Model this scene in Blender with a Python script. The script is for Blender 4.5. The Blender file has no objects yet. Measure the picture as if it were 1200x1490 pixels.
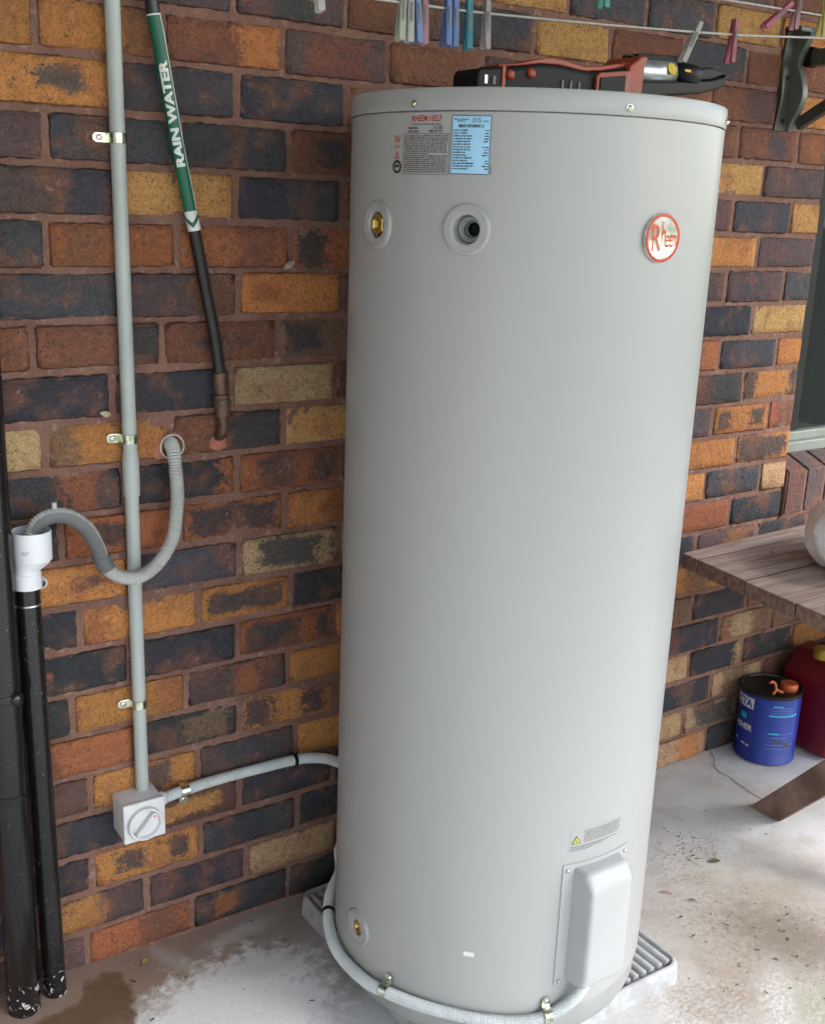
import bpy, bmesh, math, random
from mathutils import Vector, Matrix
random.seed(7)
S = bpy.context.scene
COL = S.collection
R = math.radians

# ------------------------------------------------------------------ camera
cd = bpy.data.cameras.new('camera')
cam = bpy.data.objects.new('camera', cd); COL.objects.link(cam)
fw = Vector((0.54414381, 0.79424997, -0.27032297)); rt = Vector((0.83028391, -0.55608014, 0.0374634)); up = Vector((0.12056593, 0.24483029, 0.96204053))
M = Matrix((rt, up, -fw)).transposed().to_4x4(); M.translation = Vector((-0.5534, -1.9082, 1.5108))
cam.matrix_world = M
cd.sensor_fit = 'HORIZONTAL'; cd.sensor_width = 36.0; cd.lens = 36.0 * 1611.41 / 1200
cd.clip_start = 0.05; cd.clip_end = 500
S.camera = cam
# ------------------------------------------------------------------ sky, sun, exposure
SUN_AZ, SUN_EL = R(38), R(42)          # azimuth measured from -Y (behind the camera) towards +X
w = bpy.data.worlds.new('World'); S.world = w; w.use_nodes = True
nt = w.node_tree; nt.nodes.clear()
sky = nt.nodes.new('ShaderNodeTexSky'); sky.sky_type = 'NISHITA'; sky.sun_disc = False
sky.sun_elevation = SUN_EL; sky.sun_rotation = math.pi - SUN_AZ
sky.air_density = 1.2; sky.dust_density = 1.5; sky.ozone_density = 1.0
hs = nt.nodes.new('ShaderNodeHueSaturation'); hs.inputs['Saturation'].default_value = 0.66
bg = nt.nodes.new('ShaderNodeBackground'); bg.inputs['Strength'].default_value = 0.13
wo = nt.nodes.new('ShaderNodeOutputWorld')
nt.links.new(sky.outputs[0], hs.inputs['Color']); nt.links.new(hs.outputs[0], bg.inputs['Color']); nt.links.new(bg.outputs[0], wo.inputs['Surface'])
sl = bpy.data.lights.new('sun', 'SUN'); sl.energy = 1.1; sl.angle = R(20); sl.color = (1.0, 0.98, 0.95)
so = bpy.data.objects.new('sun', sl); COL.objects.link(so)
sd = Vector((math.sin(SUN_AZ) * math.cos(SUN_EL), -math.cos(SUN_AZ) * math.cos(SUN_EL), math.sin(SUN_EL)))
so.rotation_euler = sd.to_track_quat('Z', 'Y').to_euler(); so.location = sd * 20
vs = S.view_settings
vs.view_transform = 'Standard'; vs.look = 'None'; vs.gamma = 1.0; vs.use_curve_mapping = False
vs.exposure = 2.02
S.cycles.max_bounces = 6; S.cycles.diffuse_bounces = 4; S.cycles.glossy_bounces = 3; S.cycles.transmission_bounces = 2
S.cycles.use_adaptive_sampling = True; S.cycles.adaptive_threshold = 0.025
S.cycles.caustics_reflective = False; S.cycles.caustics_refractive = False

# ------------------------------------------------------------------ node helpers
class N:
    def __init__(s, name, rough=0.6, metal=0.0, spec=0.5):
        s.m = bpy.data.materials.new(name); s.m.use_nodes = True
        s.t = s.m.node_tree; s.b = s.t.nodes['Principled BSDF']
        s.b.inputs['Roughness'].default_value = rough; s.b.inputs['Metallic'].default_value = metal
        s.b.inputs['Specular IOR Level'].default_value = spec
        g = s.t.nodes.new('ShaderNodeNewGeometry'); s.pos = g.outputs['Position']
        tc = s.t.nodes.new('ShaderNodeTexCoord'); s.obj = tc.outputs['Object']
    def put(s, sock, v):
        if isinstance(v, bpy.types.NodeSocket): s.t.links.new(v, sock)
        elif isinstance(v, (tuple, list)) and sock.type == 'RGBA': sock.default_value = (*v[:3], 1)
        else: sock.default_value = v
    def math(s, op, a, b=0.0, clamp=False):
        n = s.t.nodes.new('ShaderNodeMath'); n.operation = op; n.use_clamp = clamp
        s.put(n.inputs[0], a); s.put(n.inputs[1], b); return n.outputs[0]
    def vmath(s, op, a, b=(0, 0, 0)):
        n = s.t.nodes.new('ShaderNodeVectorMath'); n.operation = op
        s.put(n.inputs[0], a); s.put(n.inputs[1], b); return n.outputs['Value'] if op in ('LENGTH', 'DISTANCE') else n.outputs[0]
    def sep(s, v):
        n = s.t.nodes.new('ShaderNodeSeparateXYZ'); s.put(n.inputs[0], v); return n.outputs
    def noise(s, scale, detail=4, rough=0.55, vec=None, dist=0.0):
        n = s.t.nodes.new('ShaderNodeTexNoise'); n.inputs['Scale'].default_value = scale
        n.inputs['Detail'].default_value = detail; n.inputs['Roughness'].default_value = rough; n.inputs['Distortion'].default_value = dist
        s.put(n.inputs['Vector'], vec if vec is not None else s.pos); return n.outputs['Fac']
    def vor(s, scale, vec=None):
        n = s.t.nodes.new('ShaderNodeTexVoronoi'); n.inputs['Scale'].default_value = scale
        s.put(n.inputs['Vector'], vec if vec is not None else s.pos); return n.outputs['Distance']
    def step(s, v, lo, hi):
        n = s.t.nodes.new('ShaderNodeMapRange'); n.interpolation_type = 'SMOOTHSTEP'
        s.put(n.inputs['Value'], v); s.put(n.inputs['From Min'], lo); s.put(n.inputs['From Max'], hi); return n.outputs[0]
    def mix(s, f, a, b, mode='MIX'):
        n = s.t.nodes.new('ShaderNodeMix'); n.data_type = 'RGBA'; n.blend_type = mode
        s.put(n.inputs['Factor'], f); s.put(n.inputs['A'], a); s.put(n.inputs['B'], b); return n.outputs['Result']
    def scale(s, c, f):
        return s.vmath('MULTIPLY', c, s.comb(f))
    def comb(s, f):
        n = s.t.nodes.new('ShaderNodeCombineXYZ')
        for i in range(3): s.put(n.inputs[i], f)
        return n.outputs[0]
    def attr(s, name, out='Vector'):
        n = s.t.nodes.new('ShaderNodeAttribute'); n.attribute_type = 'OBJECT'; n.attribute_name = name; return n.outputs[out]
    def col(s, c): s.put(s.b.inputs['Base Color'], c)
    def bump(s, h, strength=0.3, dist=0.002):
        n = s.t.nodes.new('ShaderNodeBump'); n.inputs['Strength'].default_value = strength; n.inputs['Distance'].default_value = dist
        s.put(n.inputs['Height'], h); s.t.links.new(n.outputs[0], s.b.inputs['Normal'])

def plain(name, c, rough=0.5, metal=0.0, var=0.12, sc=25.0, bump=0.0, spec=0.5, rvar=0.1):
    n = N(name, rough, metal, spec)
    f = n.noise(sc, 2)
    a = tuple(x * (1 - var) for x in c); b = tuple(min(1, x * (1 + var)) for x in c)
    n.col(n.mix(n.step(f, 0.3, 0.7), a, b))
    if rvar: n.put(n.b.inputs['Roughness'], n.math('ADD', rough - rvar / 2, n.math('MULTIPLY', f, rvar), True))
    if bump: n.bump(n.noise(sc * 8, 3), bump, 0.001)
    return n.m

MORTAR = (0.230, 0.128, 0.098)
def brick_material():
    n = N('fired_brick', 0.85, 0.0, 0.25)
    ca, cb, iv, jv = n.attr('ca'), n.attr('cb'), n.attr('iv'), n.attr('jv')
    o = n.sep(n.obj); I = n.sep(iv); J = n.sep(jv)
    n1 = n.noise(36, 4, 0.68); n2 = n.noise(13, 2, 0.6, n.vmath('ADD', n.pos, (3.1, 1.0, 9.2))); n3 = n.noise(115, 3, 0.7); n4 = n.noise(300, 2, 0.6)
    warp = n.math('SUBTRACT', n1, 0.5); f3 = n.math('SUBTRACT', n3, 0.5); f4 = n.math('SUBTRACT', n4, 0.5)
    jit = n.math('ADD', n.math('ADD', n.math('MULTIPLY', warp, 0.46), n.math('MULTIPLY', f3, 0.26)), n.math('MULTIPLY', f4, 0.30))
    u = n.math('ADD', n.math('ADD', o[0], 0.5), jit)
    soft = I[2]
    def box(lo, hi):
        a = n.step(u, n.math('SUBTRACT', lo, soft), n.math('ADD', lo, soft))
        b = n.step(u, n.math('SUBTRACT', hi, soft), n.math('ADD', hi, soft))
        return n.math('MULTIPLY', a, n.math('SUBTRACT', 1.0, b))
    m = n.math('MAXIMUM', box(I[0], I[1]), box(J[0], J[1]))
    ev = n.math('SUBTRACT', 0.5, n.math('ABSOLUTE', o[2]))
    eu = n.math('MULTIPLY', n.math('SUBTRACT', 0.5, n.math('ABSOLUTE', o[0])), 2.8)
    ed = n.math('MINIMUM', ev, eu)
    edn = n.math('ADD', ed, n.math('ADD', n.math('MULTIPLY', n.math('SUBTRACT', n2, 0.5), 0.70), n.math('ADD', n.math('MULTIPLY', f3, 0.36), n.math('MULTIPLY', f4, 0.34))))
    m = n.math('MULTIPLY', m, n.step(edn, n.math('SUBTRACT', J[2], 0.08), n.math('ADD', J[2], 0.08)))
    c = n.mix(n.math('MULTIPLY', m, 0.88), ca, cb)
    c = n.mix(n.math('MULTIPLY', n.step(n2, 0.48, 0.70), 0.45), c, (0.29, 0.112, 0.056))                 # flashed red
    c = n.mix(n.math('MULTIPLY', n.step(n.math('ADD', n1, n.math('MULTIPLY', f4, 0.5)), 0.57, 0.70), 0.50), c, (0.058, 0.052, 0.054))  # kiln marks
    c = n.scale(c, n.math('ADD', 0.45, n.math('MULTIPLY', n.math('ADD', n3, n.math('MULTIPLY', f4, 0.55)), 1.12)))
    c = n.mix(n.math('MULTIPLY', n.step(n4, 0.56, 0.66), 0.72), c, (0.038, 0.030, 0.028))
    c = n.mix(n.math('MULTIPLY', n.math('SUBTRACT', 1.0, n.step(n4, 0.27, 0.36)), 0.45), c, n.mix(0.5, c, (0.62, 0.52, 0.42)))
    eff = n.math('MULTIPLY', n.step(n2, 0.54, 0.66), n.step(n3, 0.60, 0.72))
    c = n.mix(n.math('MULTIPLY', eff, 0.40), c, (0.40, 0.37, 0.345))
    smear = n.math('SUBTRACT', 1.0, n.step(n.math('ADD', ed, n.math('ADD', n.math('MULTIPLY', warp, 0.42), n.math('MULTIPLY', f3, 0.16))), -0.03, 0.06))
    c = n.mix(n.math('MULTIPLY', smear, 0.85), c, MORTAR)
    n.col(c)
    h = n.math('ADD', n.math('ADD', n.math('MULTIPLY', n3, 1.1), n.math('MULTIPLY', n4, -0.75)), n.math('MULTIPLY', n1, 1.3))
    n.bump(h, 0.9, 0.0055)
    return n.m
def mortar_material():
    n = N('sandy_red_mortar', 0.9, 0, 0.2)
    c = n.mix(n.step(n.noise(11, 2, 0.6), 0.35, 0.7), MORTAR, (0.175, 0.092, 0.070))
    a, b = n.noise(60, 3), n.noise(260, 2)
    c = n.mix(n.math('MULTIPLY', n.step(n.noise(24, 3), 0.55, 0.68), 0.6), c, (0.14, 0.085, 0.068))
    c = n.mix(n.step(a, 0.55, 0.75), c, (0.31, 0.205, 0.168))
    c = n.scale(c, n.math('ADD', 0.65, n.math('MULTIPLY', b, 0.7)))
    n.col(c); n.bump(n.math('ADD', b, n.math('MULTIPLY', a, 2.0)), 0.7, 0.004)
    return n.m
def concrete_material():
    n = N('stained_patio_concrete', 0.85, 0, 0.25)
    p = n.pos
    WA = n.math('SUBTRACT', n.noise(9, 4, 0.62), 0.5); WB = n.math('SUBTRACT', n.noise(14, 4, 0.62, n.vmath('ADD', p, (4, 4, 1))), 0.5)
    WC = n.math('SUBTRACT', n.noise(34, 4, 0.7), 0.5)
    def blob(x, y, rx, ry, soft=0.35, wob=0.55, sc=9, ang=0.0):
        d = n.vmath('SUBTRACT', p, (x, y, 0)); q = n.sep(d)
        ca_, sa_ = math.cos(ang), math.sin(ang)
        a = n.math('DIVIDE', n.math('ADD', n.math('MULTIPLY', q[0], ca_), n.math('MULTIPLY', q[1], sa_)), rx)
        b = n.math('DIVIDE', n.math('ADD', n.math('MULTIPLY', q[0], -sa_), n.math('MULTIPLY', q[1], ca_)), ry)
        l = n.math('SQRT', n.math('ADD', n.math('MULTIPLY', a, a), n.math('MULTIPLY', b, b)))
        l = n.math('ADD', l, n.math('MULTIPLY', WA if sc < 10 else WB if sc < 20 else WC, wob * 2))
        return n.math('SUBTRACT', 1.0, n.step(l, 1 - soft, 1 + soft))
    base = n.mix(n.step(n.noise(5, 4, 0.6), 0.35, 0.68), (0.66, 0.665, 0.67), (0.53, 0.52, 0.51))
    base = n.mix(n.math('MULTIPLY', n.step(WB, 0.0, 0.18), 0.5), base, (0.52, 0.475, 0.42))
    # earth washed along the wall on the left
    c = n.mix(n.math('MULTIPLY', blob(0.20, -0.03, 0.38, 0.145, 0.35, 0.45, 8), 0.92), base, (0.33, 0.225, 0.172))
    c = n.mix(n.math('MULTIPLY', blob(0.44, -0.10, 0.16, 0.22, 0.5, 0.5, 9), 0.7), c, (0.30, 0.275, 0.26))
    c = n.mix(n.math('MULTIPLY', blob(-0.10, -0.03, 0.30, 0.12, 0.4, 0.4, 8), 0.9), c, (0.27, 0.19, 0.15))
    c = n.mix(n.math('MULTIPLY', blob(0.22, -0.27, 0.19, 0.15, 0.30, 0.9, 30, 0.25), 0.94), c, (0.80, 0.80, 0.795))
    c = n.mix(n.math('MULTIPLY', blob(0.31, -0.055, 0.075, 0.020, 0.6, 0.9, 30, 0.15), 0.6), c, (0.52, 0.50, 0.47))
    c = n.mix(n.math('MULTIPLY', blob(0.165, -0.07, 0.020, 0.07, 0.7, 0.8, 30, 0.4), 0.45), c, (0.50, 0.48, 0.46))
    c = n.mix(n.math('MULTIPLY', blob(0.31, -0.165, 0.08, 0.035, 0.6, 0.9, 30, -0.2), 0.7), c, (0.58, 0.575, 0.57))
    wet = n.math('MAXIMUM', blob(-0.005, -0.15, 0.050, 0.120, 0.14, 0.55, 30, -0.35), blob(-0.09, -0.15, 0.08, 0.04, 0.2, 0.5, 30, 0.2))
    c = n.mix(n.math('MULTIPLY', wet, 0.92), c, n.mix(n.math('ADD', WB, 0.5), (0.10, 0.058, 0.036), (0.19, 0.115, 0.068)))
    # dirt and leaf mould on the right
    fine = n.noise(95, 4, 0.8, n.vmath('MULTIPLY', p, (0.8, 1.2, 1))); gr = n.noise(200, 3, 0.7)
    d1 = n.math('MULTIPLY', blob(1.31, -0.67, 0.13, 0.20, 0.9, 1.0, 30, 0.5), n.step(fine, 0.36, 0.72))
    d2 = n.math('MULTIPLY', blob(1.39, -0.34, 0.11, 0.06, 0.7, 0.8, 12, 0.3), n.step(fine, 0.54, 0.63))
    d3 = n.math('MULTIPLY', blob(1.02, -0.74, 0.12, 0.09, 0.6, 0.7, 10), n.step(fine, 0.36, 0.62))
    d4 = n.math('MULTIPLY', n.step(WA, 0.0, 0.16), n.step(fine, 0.54, 0.66))
    c = n.mix(n.math('MULTIPLY', blob(1.30, -0.62, 0.27, 0.24, 0.6, 1.0, 12, 0.4), 0.75), c, (0.40, 0.335, 0.265))
    c = n.mix(n.math('MULTIPLY', d4, 0.22), c, (0.26, 0.22, 0.18))
    c = n.mix(n.math('MULTIPLY', n.math('MAXIMUM', d1, n.math('MULTIPLY', blob(1.32, -0.67, 0.09, 0.13, 0.7, 1.1, 30, 0.3), 0.75)), 0.8), c, (0.155, 0.118, 0.088))
    c = n.mix(n.math('MULTIPLY', d2, 0.8), c, (0.10, 0.080, 0.062))
    c = n.mix(n.math('MULTIPLY', d3, 0.7), c, (0.33, 0.235, 0.165))
    c = n.mix(n.math('MULTIPLY', n.math('MULTIPLY', blob(1.20, -0.87, 0.09, 0.09, 0.7, 1.0, 30), n.step(fine, 0.35, 0.6)), 0.7), c, (0.33, 0.35, 0.22))
    c = n.mix(n.math('MULTIPLY', n.math('MULTIPLY', blob(1.13, -0.80, 0.11, 0.035, 0.7, 1.0, 30, 0.7), n.step(fine, 0.40, 0.62)), 0.8), c, (0.75, 0.75, 0.74))
    c = n.scale(c, n.math('ADD', 0.80, n.math('MULTIPLY', gr, 0.40)))
    c = n.mix(n.math('MULTIPLY', n.step(gr, 0.74, 0.80), 0.4), c, (0.10, 0.09, 0.08))
    n.col(c)
    n.put(n.b.inputs['Roughness'], n.math('SUBTRACT', 0.85, n.math('MULTIPLY', wet, 0.45)))
    n.bump(n.math('ADD', gr, n.math('MULTIPLY', fine, 1.0)), 0.35, 0.003)
    return n.m
def timber_material(gs=(3.0, 60.0, 60.0), name='weathered_stained_timber'):
    n = N(name, 0.62, 0, 0.4)
    a = n.vmath('MULTIPLY', n.obj, gs)
    g = n.noise(1.0, 4, 0.65, a)
    z = n.sep(n.obj)
    c = n.mix(n.step(g, 0.3, 0.7), (0.27, 0.18, 0.135), (0.12, 0.070, 0.054))
    top = n.sep(n.t.nodes.new('ShaderNodeNewGeometry').outputs['Normal'])[2]
    wear = n.math('MULTIPLY', n.step(top, 0.5, 0.9), n.step(n.noise(1.0, 3, 0.6, n.vmath('MULTIPLY', n.obj, (4.0, 14.0, 5.0))), 0.25, 0.55))
    c = n.mix(n.math('MULTIPLY', wear, 0.9), c, n.mix(n.step(g, 0.35, 0.7), (0.46, 0.385, 0.345), (0.27, 0.20, 0.17)))
    n.col(c); n.bump(g, 0.35, 0.002)
    return n.m

# ------------------------------------------------------------------ mesh helpers
class MB:
    def __init__(s): s.v = []; s.f = []
    def add(s, vs_, fs):
        o = len(s.v); s.v += [tuple(x) for x in vs_]; s.f += [tuple(i + o for i in f) for f in fs]; return s
    def box(s, lo, hi, mat=None):
        vs_ = [Vector((x, y, z)) for x in (lo[0], hi[0]) for y in (lo[1], hi[1]) for z in (lo[2], hi[2])]
        if mat: vs_ = [mat @ v for v in vs_]
        return s.add(vs_, [(0, 1, 3, 2), (4, 6, 7, 5), (0, 4, 5, 1), (2, 3, 7, 6), (0, 2, 6, 4), (1, 5, 7, 3)])
    def lathe(s, prof, mat=None, n=32, closed=False):
        # prof: (radius, height) about local z
        vs_ = []; fs = []
        for r, h in prof:
            for i in range(n):
                a = 2 * math.pi * i / n; v = Vector((r * math.cos(a), r * math.sin(a), h)); vs_.append(mat @ v if mat else v)
        for j in range(len(prof) - 1):
            for i in range(n):
                k = (i + 1) % n; fs.append((j * n + i, j * n + k, (j + 1) * n + k, (j + 1) * n + i))
        if closed:
            fs.append(tuple(range(n))[::-1]); fs.append(tuple((len(prof) - 1) * n + i for i in range(n)))
        return s.add(vs_, fs)
    def tube(s, path, rad, n=14, caps=True, radf=None):
        P = [Vector(q) for q in path]; vs_ = []; fs = []; prev = None
        for i, q in enumerate(P):
            t = (P[min(i + 1, len(P) - 1)] - P[max(i - 1, 0)]).normalized()
            if prev is None:
                prev = t.orthogonal().normalized()
            u = (prev - t * prev.dot(t)).normalized(); v = t.cross(u); prev = u
            rr = radf(i) if radf else (rad[i] if isinstance(rad, (list, tuple)) else rad)
            for k in range(n):
                a = 2 * math.pi * k / n; vs_.append(q + (u * math.cos(a) + v * math.sin(a)) * rr)
        for j in range(len(P) - 1):
            for k in range(n):
                l = (k + 1) % n; fs.append((j * n + k, j * n + l, (j + 1) * n + l, (j + 1) * n + k))
        if caps:
            fs.append(tuple(range(n))[::-1]); fs.append(tuple((len(P) - 1) * n + k for k in range(n)))
        return s.add(vs_, fs)
    def prism(s, poly, lo, hi, axis='y', mat=None):
        def pt(a, b, d):
            v = Vector((a, d, b)) if axis == 'y' else Vector((a, b, d)) if axis == 'z' else Vector((d, a, b))
            return mat @ v if mat else v
        n = len(poly); vs_ = [pt(a, b, lo) for a, b in poly] + [pt(a, b, hi) for a, b in poly]
        fs = [tuple(range(n)), tuple(range(2 * n - 1, n - 1, -1))] + [(i, i + n, (i + 1) % n + n, (i + 1) % n) for i in range(n)]
        return s.add(vs_, fs)
    def build(s, name, mat, parent=None, smooth=False, bevel=0.0, segs=2, angle=35, sharp=48):
        off = Vector((0, 0, 0)); q = parent
        while q is not None: off += Vector(q.location); q = q.parent
        rot = None
        me = bpy.data.meshes.new(name)
        me.from_pydata([tuple(Vector(v) - off) for v in s.v], [], s.f); me.update()
        bm = bmesh.new(); bm.from_mesh(me)
        bmesh.ops.recalc_face_normals(bm, faces=bm.faces)
        if bevel:
            es = [e for e in bm.edges if len(e.link_faces) == 2 and e.calc_face_angle(0) > R(angle)]
            bmesh.ops.bevel(bm, geom=es, offset=bevel, segments=segs, profile=0.6, affect='EDGES', clamp_overlap=True)
        if smooth:
            for f in bm.faces: f.smooth = True
            for e in bm.edges:
                if len(e.link_faces) == 2 and e.calc_face_angle(0) > R(sharp): e.smooth = False
        bm.to_mesh(me); bm.free()
        me.materials.append(mat)
        o = bpy.data.objects.new(name, me); COL.objects.link(o)
        if parent: o.parent = parent
        return o

def thing(name, label, cat, loc=(0, 0, 0), group=None):
    o = bpy.data.objects.new(name, None); COL.objects.link(o); o.location = loc; o.empty_display_size = 0.05
    return tag(o, label, cat, group)
def tag(o, label, cat, group=None):
    o['label'] = label; o['category'] = cat
    if group: o['group'] = group
    return o
def spline(pts, step=0.003):
    P = [Vector(p) for p in pts]; Q = [P[0] * 2 - P[1]] + P + [P[-1] * 2 - P[-2]]; out = []
    for i in range(1, len(Q) - 2):
        a, b, c, d = Q[i - 1], Q[i], Q[i + 1], Q[i + 2]
        m = max(2, int((c - b).length / step))
        for k in range(m):
            t = k / m
            out.append(0.5 * ((2 * b) + (c - a) * t + (2 * a - 5 * b + 4 * c - d) * t * t + (3 * b - a - 3 * c + d) * t ** 3))
    out.append(P[-1]); return out
def resample(path, step):
    out = [path[0].copy()]; acc = 0.0
    for a, b in zip(path, path[1:]):
        L = (b - a).length
        while acc + L >= step:
            t = (step - acc) / L; a = a + (b - a) * t; out.append(a.copy()); L = (b - a).length; acc = 0.0
        acc += L
    return out
def text_geo(body, size=1.0, align='LEFT', offset=0.0, sx=1.0, cuts=()):
    cu = bpy.data.curves.new('t', 'FONT'); cu.body = body; cu.size = size; cu.align_x = align; cu.offset = offset; cu.resolution_u = 3
    ob = bpy.data.objects.new('t', cu); COL.objects.link(ob)
    bpy.context.view_layer.update()
    me = bpy.data.meshes.new_from_object(ob.evaluated_get(bpy.context.evaluated_depsgraph_get()))
    if cuts:
        bm = bmesh.new(); bm.from_mesh(me)
        for y in cuts: bmesh.ops.bisect_plane(bm, geom=bm.verts[:] + bm.edges[:] + bm.faces[:], plane_co=(0, y, 0), plane_no=(0, 1, 0))
        bm.to_mesh(me); bm.free()
    vs_ = [(v.co.x * sx, v.co.y) for v in me.vertices]; fs = [tuple(p.vertices) for p in me.polygons]
    bpy.data.objects.remove(ob); bpy.data.curves.remove(cu); bpy.data.meshes.remove(me)
    return vs_, fs
def axis_mat(origin, zdir, xdir=None):
    z = Vector(zdir).normalized(); x = Vector(xdir) if xdir is not None else z.orthogonal()
    x = (x - z * x.dot(z)).normalized(); y = z.cross(x)
    m = Matrix((x, y, z)).transposed().to_4x4(); m.translation = Vector(origin); return m

# ------------------------------------------------------------------ materials
BRICK = brick_material(); MORT = mortar_material(); CONC = concrete_material(); TIMBER = timber_material(); TIMBL = timber_material((70.0, 9.0, 9.0), 'brown_stained_leg_timber')
def heater_skin():
    n = N('pale_grey_painted_steel', 0.33, 0, 0.5)
    a = n.noise(2.2, 3, 0.5, n.vmath('MULTIPLY', n.pos, (1, 1, 0.35))); d = n.noise(9, 4, 0.6); g = n.noise(420, 1)
    c = n.mix(n.step(a, 0.35, 0.65), (0.358, 0.366, 0.362), (0.372, 0.378, 0.374))
    z = n.sep(n.pos)[2]
    low = n.math('SUBTRACT', 1.0, n.step(n.math('ADD', z, n.math('MULTIPLY', d, 0.25)), 0.22, 0.55))
    c = n.mix(n.math('MULTIPLY', low, 0.10), c, (0.40, 0.36, 0.31))
    c = n.mix(n.math('MULTIPLY', n.step(n.noise(150, 2), 0.72, 0.78), 0.14), c, (0.20, 0.19, 0.18))
    n.col(c)
    n.put(n.b.inputs['Roughness'], n.math('ADD', 0.27, n.math('MULTIPLY', d, 0.14)))
    n.bump(n.math('ADD', n.math('MULTIPLY', a, 9.0), n.math('MULTIPLY', g, 0.05)), 0.10, 0.004)
    return n.m
HEAT = heater_skin()
HEATP = plain('pale_grey_moulded_plastic', (0.40, 0.41, 0.41), 0.42, 0, 0.03, 6.0, 0.05)
HBASE = plain('mid_grey_base_plastic', (0.31, 0.315, 0.31), 0.6, 0, 0.08, 12.0, 0.1)
PVC = plain('grey_pvc', (0.41, 0.45, 0.435), 0.42, 0, 0.06, 9.0)
PVCL = plain('light_grey_pvc', (0.64, 0.65, 0.66), 0.38, 0, 0.05, 14.0)
FLEX = plain('grey_flexible_conduit', (0.56, 0.60, 0.60), 0.42, 0, 0.06, 20.0)
HOSE = plain('ribbed_grey_hose', (0.47, 0.48, 0.46), 0.5, 0, 0.08, 20.0)
HOLD = plain('dark_grey_hose_holder', (0.115, 0.12, 0.125), 0.5, 0, 0.1, 20.0)
WHITE = plain('white_pvc', (0.72, 0.74, 0.78), 0.35, 0, 0.03, 10.0)
SLABM = plain('grey_moulded_slab', (0.38, 0.385, 0.39), 0.75, 0, 0.15, 30.0, 0.6)
ZINC = plain('passivated_zinc', (0.62, 0.66, 0.52), 0.22, 1.0, 0.3, 90.0)
STEEL = plain('bare_steel', (0.55, 0.55, 0.55), 0.3, 1.0, 0.15, 60.0)
BRASS = plain('brass', (0.62, 0.42, 0.13), 0.28, 1.0, 0.25, 60.0)
BLACKR = plain('black_rubber', (0.006, 0.006, 0.0065), 0.5, 0, 0.2, 30.0, 0.0, 0.3)
DARKHOLE = plain('dark_cavity_plastic', (0.02, 0.02, 0.02), 0.8, 0, 0.1, 30.0)
COPPER = plain('tarnished_copper', (0.13, 0.078, 0.055), 0.5, 0.55, 0.3, 45.0, 0.2)
POLY = plain('black_polythene_pipe', (0.012, 0.012, 0.012), 0.32, 0, 0.2, 30.0)
GREEN = plain('green_print', (0.005, 0.11, 0.062), 0.4, 0, 0.08, 15.0)
WPRINT = plain('white_print', (0.68, 0.70, 0.68), 0.45, 0, 0.08, 40.0)
INK = plain('black_ink', (0.025, 0.025, 0.028), 0.5, 0, 0.1, 30.0)
INKG = plain('grey_ink', (0.13, 0.13, 0.13), 0.5, 0, 0.1, 30.0)
REDINK = plain('red_ink', (0.42, 0.035, 0.025), 0.5, 0, 0.08, 30.0)
BLUEL = plain('pale_blue_label', (0.36, 0.66, 0.90), 0.38, 0, 0.05, 15.0)
YELI = plain('yellow_print', (0.55, 0.55, 0.05), 0.5, 0, 0.1, 30.0)
BADGE = plain('brushed_badge_metal', (0.66, 0.68, 0.58), 0.34, 0.75, 0.3, 40.0)
BADGER = plain('red_badge_enamel', (0.45, 0.05, 0.03), 0.25, 0.3, 0.1, 30.0)
def black_pipe_material():
    n = N('black_painted_downpipe', 0.25, 0, 0.5)
    z = n.sep(n.pos)[2]
    nz_ = n.noise(24, 3); c = n.mix(nz_, (0.006, 0.006, 0.006), (0.012, 0.012, 0.012))
    dust = n.math('MULTIPLY', n.step(n.noise(45, 4, 0.75), 0.56, 0.72), n.math('SUBTRACT', 1.0, n.step(z, 0.25, 1.1)))
    c = n.mix(n.math('MULTIPLY', dust, 0.16), c, (0.16, 0.15, 0.14))
    # dried splashes of white paint round the foot
    sp = n.step(n.noise(85, 3, 0.6, None, 0.6), 0.585, 0.61)
    low = n.math('SUBTRACT', 1.0, n.step(n.math('ADD', z, n.math('MULTIPLY', n.noise(25, 3), 0.06)), 0.085, 0.125))
    c = n.mix(n.math('MULTIPLY', sp, low), c, (0.62, 0.62, 0.62))
    sp2 = n.math('SUBTRACT', 1.0, n.step(n.vor(120), 0.10, 0.14))
    c = n.mix(n.math('MULTIPLY', n.math('MULTIPLY', sp2, n.step(n.noise(18, 2), 0.55, 0.62)), 0.5), c, (0.45, 0.45, 0.45))
    n.col(c); n.put(n.b.inputs['Roughness'], n.math('ADD', 0.08, n.math('MULTIPLY', nz_, 0.22)))
    n.bump(nz_, 0.10, 0.002)
    return n.m
PIPE = black_pipe_material()

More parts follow.
